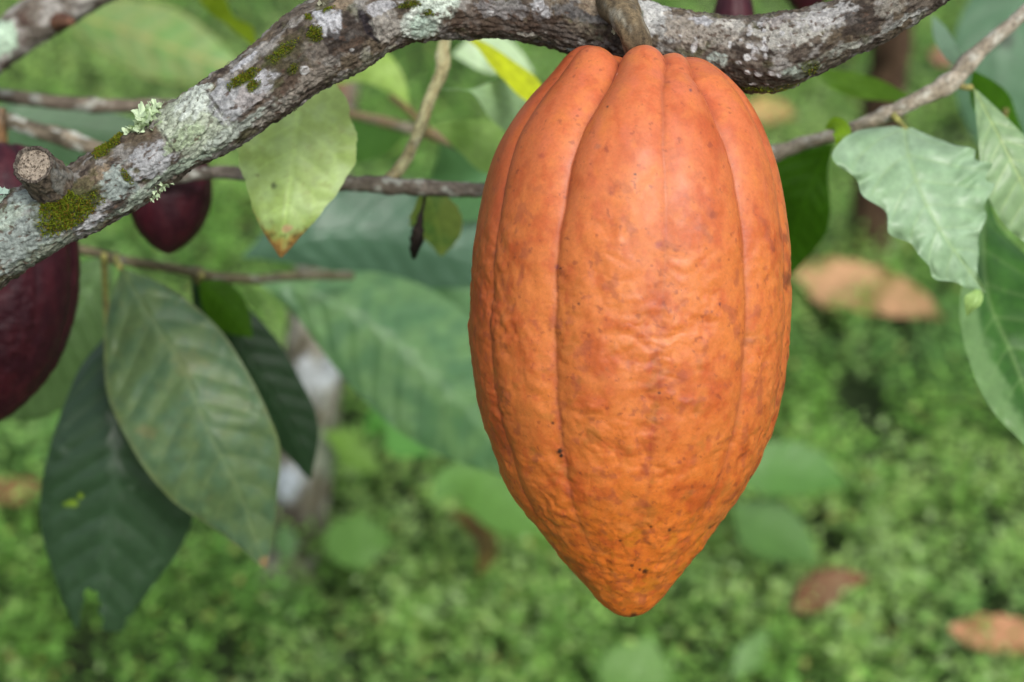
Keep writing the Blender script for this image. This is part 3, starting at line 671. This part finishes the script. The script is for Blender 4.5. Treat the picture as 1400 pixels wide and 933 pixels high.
leaf([(148, 455, .83), (152, 500, .82), (156, 560, .81), (156, 640, .81), (150, 720, .82), (140, 800, .83), (135, 862, .84)], [0, 40, 62, 78, 90, 97, 98, 92, 74, 54, 32], [0, 22, 48, 72, 92, 108, 112, 98, 76, 54, 30],
     (44, 68, 44), tE, tilt=(.30, .55), veins=10, vstr=.3, quilt=4.5, wave=2, wfreq=4, seed=22, vein_col=(58, 84, 60), n=140, m=60, notch=[(124, 862, 15, 58), (200, 885, 26, 62), (70, 890, 24, 70)], mat=M_GLOSS,
     petiole=[(148, 457, .83, 4), (144, 400, .82, 4), (142, 348, .80, 5)], patch_=[(100, 688, 7, (120, 150, 40), .8), (110, 678, 4, (130, 160, 40), .8), (90, 690, 4, (110, 140, 40), .7), (180, 668, 5, (80, 100, 80), .6)])
leaf([(150, 345, .92), (120, 400, .92), (80, 470, .93), (40, 530, .95), (0, 575, .97)], [0, 44, 66, 60, 40, 2], [0, 40, 66, 70, 50, 2], (98, 126, 80), tE, tilt=(.3, .3), veins=10, vstr=.4, quilt=4.5, seed=23, n=90, m=44)
leaf([(262, 380, .86), (310, 440, .87), (360, 520, .885), (400, 590, .90), (424, 655, .915)], [0, 46, 50, 44, 28, 2], [0, 30, 44, 44, 36, 2], (34, 58, 34), tE, tilt=(.3, .3), veins=10, vstr=.25, quilt=2.0, seed=24, n=90, m=44, mat=M_GLOSS)
leaf([(270, 384, .82), (295, 405, .83), (320, 432, .84), (345, 462, .85)], [0, 22, 30, 22, 1], [0, 22, 26, 18, 1], (58, 96, 14), tE, tilt=(.3, .3), veins=8, vstr=.25, quilt=1.2, seed=25, n=60, m=34,
     petiole=[(270, 386, .82, 4), (276, 376, .81, 4)])
leaf([(350, 384, .98), (430, 400, .98), (520, 450, .99), (600, 520, 1.0), (670, 590, 1.02), (720, 660, 1.04)], [0, 46, 78, 90, 86, 60, 4], [0, 30, 70, 90, 84, 64, 10], (106, 144, 92), tE, tilt=(.1, .9), veins=11, vstr=.2, quilt=5.0, seed=26, n=130, m=54, mat=M_GLOSS, col2=(86, 126, 84), vein_col=(140, 170, 130))
leaf([(330, 352, 1.08), (420, 322, 1.07), (520, 320, 1.08), (620, 345, 1.1), (720, 380, 1.12)], [0, 40, 60, 64, 44, 4], [0, 40, 66, 80, 50, 4], (74, 106, 84), tE, tilt=(.4, .2), veins=10, vstr=.2, quilt=2.4, seed=27, n=90, m=40, mat=M_GLOSS)
leaf([(575, 350, 1.2), (600, 410, 1.2), (640, 470, 1.2), (700, 520, 1.2)], [0, 36, 40, 30, 4], [0, 50, 60, 50, 4], (96, 140, 88), tE, tilt=(.3, .2), veins=10, vstr=.2, quilt=2.4, seed=28, n=60, m=30)

# --- twigs upper left
tC = empty('twig', at(0, 132, .85)); tag(tC, 'bare grey twig near the left edge, the upper one of two above the purple pod', 'twig')
twig('stem', [(-120, 110, .86, 8), (-20, 128, .85, 9), (60, 138, .85, 10), (140, 145, .85, 9), (210, 144, .86, 9), (300, 150, .88, 7)], (120, 110, 96), (90, 80, 70), tC, .5, 30, nodes=((250, 2),))
tD = empty('twig', at(0, 165, .82)); tag(tD, 'lichen spotted twig passing behind the sawn stub, below the bare grey twig', 'twig')
twig('stem', [(-100, 150, .83, 9), (0, 163, .82, 10), (50, 178, .81, 11), (100, 192, .80, 11), (160, 214, .80, 9), (220, 246, .79, 8)], (132, 122, 104), (88, 80, 66), tD, .9, 31, nodes=((200, 3),))
leaf([(-60, 160, .98), (20, 168, .98), (110, 180, .99), (200, 196, 1.0), (280, 214, 1.02)], [0, 40, 52, 44, 2], [0, 30, 34, 28, 2], (78, 108, 78), tD, tilt=(.3, .2), seed=32, vstr=.15, n=60, m=28)
twig('side_shoot', [(4, 160, .82, 6), (3, 185, .82, 7), (2, 215, .82, 8)], (150, 112, 56), (120, 90, 50), tD, 0, 33)
# upper left blurred limb
bl = empty('tree_branch', at(60, 30, .80)); tag(bl, 'blurred pale grey branch crossing the top left corner', 'branch')
def df2(Q, U, V, ph): return fbm(Q/40, 90, 3)*5+fbm(Q/9, 91, 3)*2.4
t2 = tube([(-160, 190, .80, 34), (-60, 110, .80, 32), (0, 62, .80, 30), (60, 20, .80, 31), (130, -20, .80, 30), (260, -90, .81, 28), (420, -180, .82, 24)], 420, 120, df2)
Q = t2['Q']; C2 = mixc(lin((100, 93, 84))*np.ones_like(Q), lin((156, 153, 147)), sstep(-.2, .2, fbm(Q/np.array([40, 22, 22]), 92, 4)))
C2 = mixc(C2, lin((70, 52, 44)), sstep(.1, .35, fbm(Q/np.array([30, 16, 16]), 93, 4))*.8)
px2, py2, _ = project(t2['W']); C2 = mixc(C2, lin((172, 196, 172)), sstep(1.1, .8, np.hypot((px2-4)/20, (py2-52)/26)+.3*perlin(Q/10, 94)))
V2, F2 = tube_mesh(t2['W']); mesh_obj('limb', V2, F2, M_BARK, bl, None, np.vstack([C2.reshape(-1, 3), C2[0].mean(0), C2[-1].mean(0)]))
twig('side_shoot', [(72, 30, .80, 14), (88, 28, .79, 10), (98, 30, .785, 6)], (112, 80, 62), (84, 60, 50), bl, 0, 34)

ltl = leaf([(60, 8, 1.5), (130, 28, 1.48), (200, 52, 1.46), (270, 78, 1.45), (335, 100, 1.45)], [0, 26, 44, 50, 34, 2], [0, 24, 44, 50, 34, 4], (112, 148, 84), name='cocoa_leaf', tilt=(.3, .3), seed=35, veins=8, vstr=.9, quilt=2, col2=(128, 150, 96), vein_col=(170, 160, 100), n=70, m=40,
           petiole=[(60, 8, 1.5, 4), (20, -10, 1.45, 4), (-30, -20, 1.4, 4)], edge=.5)
tag(ltl, 'broad blurred green leaf with yellowish midrib filling the top left background', 'leaf')
lsp = leaf([(352, 66, .93), (330, 42, .92), (308, 18, .91), (290, -4, .90), (262, -30, .9)], [0, 14, 6, 12, 16, 1], [0, 6, 9, 16, 16, 1], (134, 158, 40), name='cocoa_leaf', tilt=(-.5, .8), seed=36, vstr=.3, n=60, m=24, wave=2, wfreq=2, petiole=[(352, 68, .93, 5), (352, 80, .9, 5), (356, 96, .86, 5)])
tag(lsp, 'narrow lime green young leaf rising behind the branch toward the top edge', 'leaf')

# --- right twig
tB = empty('twig', at(1400, 25, .70)); tag(tB, 'slim grey brown twig slanting from the orange pod to the top right corner', 'twig')
twig('stem', [(960, 236, .76, 9), (1055, 212, .74, 10), (1100, 196, .73, 10), (1145, 184, .72, 9), (1180, 170, .71, 10), (1217, 155, .705, 10), (1260, 134, .70, 11), (1300, 112, .70, 12), (1325, 84, .70, 11), (1360, 52, .70, 10), (1400, 18, .70, 9), (1480, -60, .70, 9)],
     (168, 160, 144), (140, 130, 112), tB, .35, 50, nodes=((98, 3), (265, 3), (356, 3), (400, 3)))
leaf([(1237, 176, .690), (1243, 215, .672), (1262, 270, .665), (1292, 325, .665), (1325, 370, .672), (1347, 400, .68)], [14, 92, 84, 60, 58, 40, 44, 24, 2], [10, 60, 88, 98, 90, 68, 38, 10, 1], (140, 168, 136), tB, tilt=(-.30, .55), mat=M_GLOSS,
     veins=7, vstr=.35, quilt=4.0, wave=9, wfreq=5.5, seed=51, col2=(130, 160, 124), vein_col=(142, 168, 110), n=150, m=64, jag=.03, scal=(.075, 6.5), sweep=.42, petiole=[(1238, 178, .69, 4), (1230, 168, .698, 4.5), (1220, 157, .70, 5)])
leaf([(1338, 392, .680), (1336, 405, .675), (1328, 418, .675), (1322, 432, .68)], [0, 10, 14, 8, 1], [0, 8, 10, 6, 1], (140, 172, 100), tB, name='leaf_tip_curl', tilt=(-.6, .6), seed=52, vstr=.2, n=40, m=20, mat=M_GLOSS)
leaf([(1128, 176, .700), (1142, 172, .695), (1150, 185, .69), (1146, 205, .69)], [0, 8, 12, 8, 1], [0, 14, 16, 10, 1], (112, 148, 10), tB, name='young_leaf', tilt=(-.4, .4), seed=53, vstr=.2, n=40, m=20)
leaf([(1140, 196, .78), (1120, 230, .79), (1100, 280, .80), (1080, 340, .82), (1066, 390, .83)], [0, 50, 58, 40, 26, 2], [0, 14, 34, 40, 24, 2], (52, 92, 8), tB, tilt=(.3, .3), seed=54, veins=9, vstr=.25, quilt=1.4, n=80, m=40)
leaf([(1255, 140, .80), (1220, 128, .82), (1180, 120, .84), (1140, 108, .86), (1110, 92, .88)], [0, 8, 16, 18, 12, 1], [0, 10, 14, 16, 12, 1], (118, 158, 60), tB, tilt=(-.6, .8), seed=55, vstr=.2, n=60, m=28, wave=3, wfreq=2, quilt=1)
leaf([(1330, 118, .70), (1352, 160, .69), (1380, 215, .685), (1410, 280, .69), (1432, 350, .70)], [0, 20, 40, 50, 40, 2], [0, 18, 34, 44, 40, 2], (122, 150, 108), tB, tilt=(-.2, .3), mat=M_GLOSS, seed=56, veins=9, vstr=.4, quilt=2.0, wave=3, wfreq=5, n=110, m=48,
     petiole=[(1330, 120, .70, 4), (1318, 119, .70, 4.5), (1302, 113, .70, 5)], vein_col=(170, 190, 120))
leaf([(1326, 92, .72), (1305, 70, .76), (1290, 48, .80), (1275, 22, .84)], [0, 6, 8, 8, 1], [0, 14, 16, 12, 1], (136, 172, 136), tB, tilt=(-.3, .5), seed=57, vstr=.2, n=50, m=24, mat=M_GLOSS)
leaf([(1330, 96, .74), (1345, 125, .76), (1370, 160, .79), (1400, 190, .82)], [0, 20, 26, 20, 2], [0, 20, 26, 16, 2], (66, 112, 20), tB, tilt=(.3, .3), seed=58, vstr=.2, n=50, m=24)
# right edge: dark leaf with curled pale margin
lr = leaf([(1352, 250, .80), (1345, 330, .76), (1352, 410, .735), (1385, 490, .72), (1415, 570, .71), (1440, 650, .715)], [0, 10, 20, 40, 54, 58, 50, 26, 2], [0, 16, 60, 90, 100, 90, 70, 40, 2], (40, 82, 16), name='cocoa_leaf', mat=M_GLOSS, tilt=(-.8, .35), veins=9, vstr=.35,
          quilt=2.4, wave=4, wfreq=5, seed=60, col2=(52, 96, 26), vein_col=(120, 150, 90), n=140, m=60, margin=(108, 140, 88), petiole=[(1352, 252, .80, 4), (1362, 215, .80, 4), (1375, 150, .78, 4)])
tag(lr, 'dark glossy green leaf with curled paler margin hanging at the right edge of the picture', 'leaf')
lbg = leaf([(1440, -60, 1.2), (1400, 0, 1.18), (1370, 80, 1.17), (1380, 180, 1.18), (1400, 300, 1.2)], [0, 60, 70, 60, 30, 2], [0, 50, 80, 80, 60, 2], (78, 112, 84), name='cocoa_leaf', tilt=(.2, .2), seed=61, vstr=.15, n=60, m=30, quilt=1.5, patch_=[(1372, 52, 16, (30, 40, 26), .8)],
           petiole=[(1440, -60, 1.2, 4), (1460, -100, 1.1, 4)])
tag(lbg, 'large dull grey green blurred leaf filling the top right corner', 'leaf')

# ------------------------------------------------------------------ purple pods
def purple(name, cxp, ytop, ybot, rad, d, seed, label, nst=200, nth=260):
    H = ybot-ytop
    pr = [(rad*.08, ytop+H*.05), (rad*.2, ytop+H*.01), (rad*.42, ytop), (rad*.7, ytop+H*.08), (rad*.92, ytop+H*.25), (rad, ytop+H*.45), (rad*.95, ytop+H*.62), (rad*.75, ytop+H*.79), (rad*.42, ytop+H*.92), (rad*.15, ytop+H*.985), (0, ytop+H)]
    ys = [ytop, ytop+H*.2, ytop+H*.6, ybot]; k = rad/218
    fs = [dict(y=ys, th=[a]*4, yd=ys, dep=np.array([22, 12, 8, 1])*k*(1 if i % 2 else .55), w=26*k) for i, a in enumerate(range(-170, 190, 36))]
    def cf(Q, T, Y, line, msk, bb):
        C = mixc(lin((46, 10, 22))*np.ones_like(Q), lin((62, 18, 28)), sstep(-.2, .35, fbm(Q/np.array([20, 50, 20]), seed, 4)))
        C = mixc(C, lin((74, 40, 44)), sstep(.1, .4, fbm(Q/7, seed+2, 3))*.35)
        return mixc(C, lin((26, 8, 14)), line*.6)
    o = build_pod(name, pr, [(ytop, cxp), (ybot, cxp-4)], fs, d, .1, cf, M_PURPLE, nst, nth, k*1.1, (ytop, ytop+H*.3), None, 1/k, seed)
    twig('stalk', [(cxp, ytop-rad*.4, d, rad*.13), (cxp+2, ytop-rad*.1, d, rad*.11), (cxp, ytop+H*.06, d, rad*.1)], (120, 92, 60), (90, 70, 50), o, .1, seed)
    tag(o, label, 'cocoa pod', 'unripe purple cocoa pods'); return o
purple('cocoa_pod', -8, 196, 580, 116, .74, 110, 'dark purple cocoa pod at the left edge behind the branch and sawn stub')
purple('cocoa_pod', 234, 186, 348, 57, .78, 111, 'small maroon cocoa pod whose tip shows below the branch, left of the yellow green leaf')
purple('cocoa_pod', 1106, -130, 22, 44, .95, 112, 'dark purple cocoa pod peeking down at the top edge above the branch', 120, 160)
purple('cocoa_pod', 1004, -20, 136, 30, .74, 113, 'sliver of a maroon cocoa pod tucked between the branch and the orange pod', 120, 160)

# ------------------------------------------------------------------ ground
def gheight(x, y):
    P = np.stack([x, y, x*0], -1)
    near = sstep(9, 4, np.hypot(x, y))
    return fbm(P*1.1, 500, 3)*.09*near+fbm(P*.05, 501, 3)*1.2*sstep(6, 30, np.hypot(x, y))
def build_ground():
    g = np.concatenate([-np.geomspace(80, 3.1, 40), np.linspace(-3, 3, 121), np.geomspace(3.1, 80, 40)])
    gy = np.concatenate([-np.geomspace(80, 3.1, 24), np.linspace(-3, 6, 181), np.geomspace(6.1, 120, 44)])
    X, Y = np.meshgrid(g, gy); Z = gheight(X, Y)-.02
    W = np.stack([X, Y, Z], -1)
    o = mesh_obj('ground', W.reshape(-1, 3), grid_faces(len(gy), len(g)), M_GROUND, None, (0, 0, 0)); tag(o, kind='structure')
build_ground()
def build_cover(name, n, y0, y1, lsz, k=8, seed=1, xl=None, hsc=1.0, wfac=.5):
    r_ = np.random.default_rng(seed)
    y = y0+(y1-y0)*r_.random(n)**.9; half = (xl if xl else .42)*y+.35
    x = (r_.random(n)*2-1)*half
    P = np.stack([x, y, x*0], -1); clump = fbm(P*13, 510, 3); patch = fbm(P*2.5, 511, 3)
    hue = fbm(P*4, 512, 2)
    keep = (clump > -.24+.15*r_.random(n)); x, y, clump, patch, hue = [a[keep] for a in (x, y, clump, patch, hue)]; n = len(x)
    top = .022+.075*sstep(-.3, .4, clump)*hsc+.012*r_.random(n)
    z0 = gheight(x, y)
    lean = r_.normal(size=(n, 2))*.35
    j = np.arange(k)
    hz = (z0[:, None]+top[:, None]*(.30+.70*(j/(k-1))[None, :]))
    cxl = x[:, None]+lean[:, :1]*top[:, None]*(j/(k-1)); cyl = y[:, None]+lean[:, 1:]*top[:, None]*(j/(k-1))
    az = r_.random(n)[:, None]*6.283+j[None, :]*2.4+r_.normal(size=(n, k))*.3
    L = lsz*r_.uniform(.55, 1.3, (n, 1))*(1.15-.55*(j/(k-1))[None, :])*r_.uniform(.8, 1.2, (n, k))
    el = R(8)+R(28)*(j/(k-1))[None, :]+r_.normal(size=(n, k))*.25
    dx, dy, dz = np.cos(az)*np.cos(el), np.sin(az)*np.cos(el), np.sin(el)
    dirn = np.stack([dx, dy, dz], -1); side = np.stack([-np.sin(az), np.cos(az), az*0], -1)
    roll = r_.normal(size=(n, k))*.35; upv = np.cross(dirn, side); side = side*np.cos(roll)[..., None]+upv*np.sin(roll)[..., None]
    upv = np.cross(side, dirn); upv *= np.sign(upv[..., 2:])
    O = np.stack([cxl, cyl, hz], -1); Lk = L[..., None]
    b = O+dirn*Lk*.12; mL = O+dirn*Lk*.55+side*Lk*wfac*.5+upv*Lk*.08; mR = O+dirn*Lk*.55-side*Lk*wfac*.5+upv*Lk*.08; mc = O+dirn*Lk*.58; tp = O+dirn*Lk*1.05-upv*Lk*.16
    sL = O+dirn*Lk*.3+side*Lk*wfac*.36+upv*Lk*.05; sR = O+dirn*Lk*.3-side*Lk*wfac*.36+upv*Lk*.05
    V = np.stack([b, sL, mL, tp, mR, sR, mc], 2).reshape(-1, 3)
    o = (np.arange(n*k)*7)[:, None, None]
    Ft = (o+np.array([[[0, 6, 1], [1, 6, 2], [2, 6, 3], [6, 4, 3], [5, 4, 6], [0, 5, 6]]])).reshape(-1, 3)
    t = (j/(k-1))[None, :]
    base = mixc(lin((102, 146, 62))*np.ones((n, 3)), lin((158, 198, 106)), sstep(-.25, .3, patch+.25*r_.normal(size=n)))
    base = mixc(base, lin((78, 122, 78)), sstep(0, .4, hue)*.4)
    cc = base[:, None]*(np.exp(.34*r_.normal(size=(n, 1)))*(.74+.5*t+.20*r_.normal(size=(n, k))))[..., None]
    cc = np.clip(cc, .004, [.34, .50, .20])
    pale = r_.random((n, k)) < .02; cc[pale] = lin((150, 150, 80))
    V_col = np.repeat(cc.reshape(-1, 3), 7, 0)
    ob = mesh_obj(name, V, Ft, M_COVER, None, (0, 0, 0), V_col, False)
    return ob
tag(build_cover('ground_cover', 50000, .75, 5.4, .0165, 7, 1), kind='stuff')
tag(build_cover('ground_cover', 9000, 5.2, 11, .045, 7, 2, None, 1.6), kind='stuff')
# ------------------------------------------------------------------ tree stems behind
def tree(label, pts, c1, c2, patchw, seed, limbs=()):
    e = empty('tree', at(*pts[0][:3])); tag(e, label, 'tree')
    def df(Q, U, V, ph): return fbm(Q/40, seed, 3)*5+fbm(Q/12, seed+1, 3)*2.5
    t = tube(pts, 240, 80, df); Q = t['Q']
    C = mixc(lin(c1)*np.ones_like(Q), lin(c2), sstep(-.2, .25, fbm(Q/np.array([36, 20, 20]), seed+2, 4)))
    pxx, pyy, _ = project(t['W'])
    for (x, y, a, b, c) in patchw:
        C = mixc(C, lin(c), sstep(1.15, .8, np.hypot((pxx-x)/a, (pyy-y)/b)+.9*fbm(Q/14, seed+5, 3)))
    V, Fc = tube_mesh(t['W']); mesh_obj('trunk', V, Fc, M_TRUNK, e, None, np.vstack([C.reshape(-1, 3), C[0].mean(0), C[-1].mean(0)]))
    for l in limbs: twig('limb', l, c1, c2, e, .2, seed+9, M_TRUNK)
    return e
tree('slender young tree stem with bright white lichen patches rising behind the big drooping leaves',
     [(392, 800, gdepth(800), 40), (402, 745, 1.90, 42), (412, 660, 1.82, 40), (424, 560, 1.76, 40), (430, 480, 1.70, 40), (434, 400, 1.66, 36), (445, 270, 1.6, 30), (458, 150, 1.56, 30), (470, 40, 1.52, 28), (480, -120, 1.46, 26), (500, -500, 1.36, 22), (530, -1200, 1.2, 14)],
     (100, 94, 78), (158, 156, 144), [(428, 515, 30, 24, (206, 210, 216)), (450, 500, 16, 26, (190, 196, 204)), (430, 545, 20, 10, (170, 172, 168)), (448, 615, 18, 36, (150, 158, 140)), (394, 660, 20, 24, (196, 204, 214)), (400, 720, 30, 30, (92, 84, 76)),
      (436, 440, 22, 18, (130, 112, 92)), (458, 130, 20, 26, (150, 118, 96)), (470, 170, 18, 24, (190, 184, 180)), (415, 600, 16, 24, (120, 108, 92))], 600,
     [[(480, -120, 1.46, 16), (380, -320, 1.4, 12), (240, -560, 1.3, 7)], [(500, -500, 1.36, 14), (640, -760, 1.4, 9), (760, -1100, 1.5, 5)]])
tree('dark brown tree stem standing far back between the branch and the right twig',
     [(1186, 372, gdepth(372), 30), (1190, 330, 2.42, 28), (1196, 250, 2.33, 27), (1205, 170, 2.25, 28), (1215, 90, 2.18, 27), (1222, 20, 2.12, 26), (1230, -200, 1.98, 24), (1250, -700, 1.75, 16)],
     (70, 52, 40), (92, 72, 56), [], 620, [[(1230, -200, 1.98, 14), (1120, -420, 1.9, 9), (980, -700, 1.85, 5)]])

# ------------------------------------------------------------------ low plants (broad leaves near the ground)
def lowplant(label, leaves, root, seed, col, col2=None):
    px, py = root; e = empty('broadleaf_seedling', at(px, py, gdepth(py)))
    tag(e, label, 'seedling', 'broad leaved seedlings among the ground cover')
    for i, lf in enumerate(leaves):
        mid, a, b = lf[:3]
        leaf(mid, a, b, lf[3] if len(lf) > 3 else col, e, tilt=(.15, .15), seed=seed+i, veins=7, vstr=.22, quilt=1.2, n=50, m=26, col2=col2)
        bx, by, bd = mid[0]
        twig('stem', [(px, py, gdepth(py), 4), ((px*.4+bx*.6), (py*.3+by*.7), (gdepth(py)*.5+bd*.5), 3.5), (bx, by, bd, 3)], (92, 120, 60), (80, 104, 50), e, 0, seed+20+i)
lowplant('seedling with one smooth pale green leaf just below left of the orange pod', [([(590, 690, 1.60), (610, 655, 1.62), (650, 655, 1.64), (700, 690, 1.66), (760, 720, 1.68)], [0, 34, 44, 40, 2], [0, 20, 24, 20, 2], (92, 132, 64))], (600, 790), 700, (92, 132, 64))
lowplant('seedling with a round yellow green leaf beside the base of the lichened tree stem', [([(500, 782, 1.74), (492, 760, 1.74), (490, 730, 1.75), (495, 700, 1.76)], [0, 40, 44, 1], [0, 40, 44, 1], (86, 126, 54)), ([(395, 770, 1.8), (392, 745, 1.8), (385, 715, 1.8)], [0, 16, 1], [0, 18, 1], (80, 118, 66))], (450, 830), 710, (84, 122, 54))
lowplant('seedling with two big smooth leaves showing right beside the lower flank of the orange pod', [([(990, 660, 1.70), (1030, 640, 1.70), (1080, 638, 1.71), (1130, 655, 1.72), (1155, 668, 1.73)], [0, 36, 42, 30, 2], [0, 28, 34, 30, 2], (82, 124, 60)), ([(1000, 690, 1.74), (1040, 712, 1.75), (1080, 735, 1.76), (1120, 770, 1.77)], [0, 40, 44, 30, 2], [0, 30, 34, 20, 2], (80, 116, 60))], (1040, 800), 720, (82, 124, 60))
lowplant('seedling with a broad pale leaf at the bottom edge below the orange pod', [([(850, 975, 1.58), (862, 935, 1.6), (875, 905, 1.61), (890, 870, 1.62)], [0, 40, 44, 1], [0, 44, 44, 1], (92, 130, 60)), ([(1000, 930, 1.6), (1030, 890, 1.61), (1050, 860, 1.62)], [0, 20, 1], [0, 20, 1], (88, 126, 62))], (900, 985), 730, (92, 130, 60))
lowplant('seedling with green leaves under the big ribbed leaf, left of centre', [([(500, 600, 1.72), (520, 570, 1.7), (560, 590, 1.7), (600, 620, 1.7)], [0, 30, 40, 2], [0, 24, 30, 2], (84, 138, 62)), ([(540, 420, 1.6), (580, 420, 1.62), (620, 440, 1.64), (660, 470, 1.66)], [0, 30, 40, 2], [0, 24, 30, 2], (88, 132, 70)), ([(520, 650, 1.75), (480, 610, 1.74), (440, 590, 1.72)], [0, 22, 1], [0, 24, 1], (104, 140, 60))], (520, 700), 740, (80, 122, 62))

# ------------------------------------------------------------------ fallen leaves
def fallen(label, pts, a, b, col, col2, seed, lift=.085, tl=(.2, .2)):
    mid = [(x, y, gdepth(y, lift-.015)) for x, y in pts]
    o = leaf(mid, a, b, col, None, 'fallen_leaf', M_DEAD, tilt=tl, veins=8, vstr=.25, quilt=1.5, wave=7, wfreq=2.5, seed=seed, col2=col2, n=70, m=34, jag=.3)
    tag(o, label, 'dead leaf', 'dead leaves lying on the ground cover')
TL = (-.9, .9)
fallen('long tan dead leaf lying right of the upper part of the orange pod', [(1078, 372), (1130, 376), (1190, 386), (1250, 410), (1290, 436)], [0, 40, 44, 40, 26, 2], [0, 22, 24, 22, 16, 2], (182, 142, 106), (136, 118, 72), 801, .09, TL)
fallen('small beige dead leaf seen just under the branch, right of the pod top', [(1010, 150), (1040, 148), (1066, 152), (1090, 160)], [0, 18, 22, 12, 1], [0, 12, 16, 12, 1], (186, 150, 104), (160, 136, 84), 802, .1, TL)
fallen('reddish brown curled dead leaf below the seedling leaves, lower right', [(1080, 838), (1110, 812), (1145, 795), (1190, 790)], [0, 24, 28, 16, 1], [0, 18, 24, 14, 1], (108, 70, 50), (124, 100, 74), 803, .09, TL)
fallen('salmon coloured dead leaf at the lower right edge', [(1294, 858), (1330, 862), (1370, 866), (1420, 872), (1470, 880)], [0, 22, 26, 24, 20, 1], [0, 20, 24, 22, 18, 1], (184, 134, 102), (140, 110, 70), 804, .09, TL)
fallen('pinkish brown dead leaf at the left edge behind the dark drooping leaf', [(-60, 668), (-10, 668), (40, 670), (90, 674)], [0, 16, 20, 16, 1], [0, 12, 18, 12, 1], (140, 92, 70), (112, 74, 54), 805, .09, TL)
fallen('rusty brown dead leaf left of the lower tip of the orange pod', [(610, 700), (640, 715), (665, 745), (655, 790)], [0, 10, 14, 12, 1], [0, 14, 16, 14, 1], (88, 76, 36), (76, 60, 28), 806, .09, TL)
fallen('faint pink dead leaf fragment near the top right, behind the slim twig', [(1270, 72), (1290, 76), (1312, 84)], [0, 12, 12, 1], [0, 10, 12, 1], (168, 126, 112), (140, 100, 80), 807, .1, TL)

for o in scn.objects:
    if '_o' in o: del o['_o']
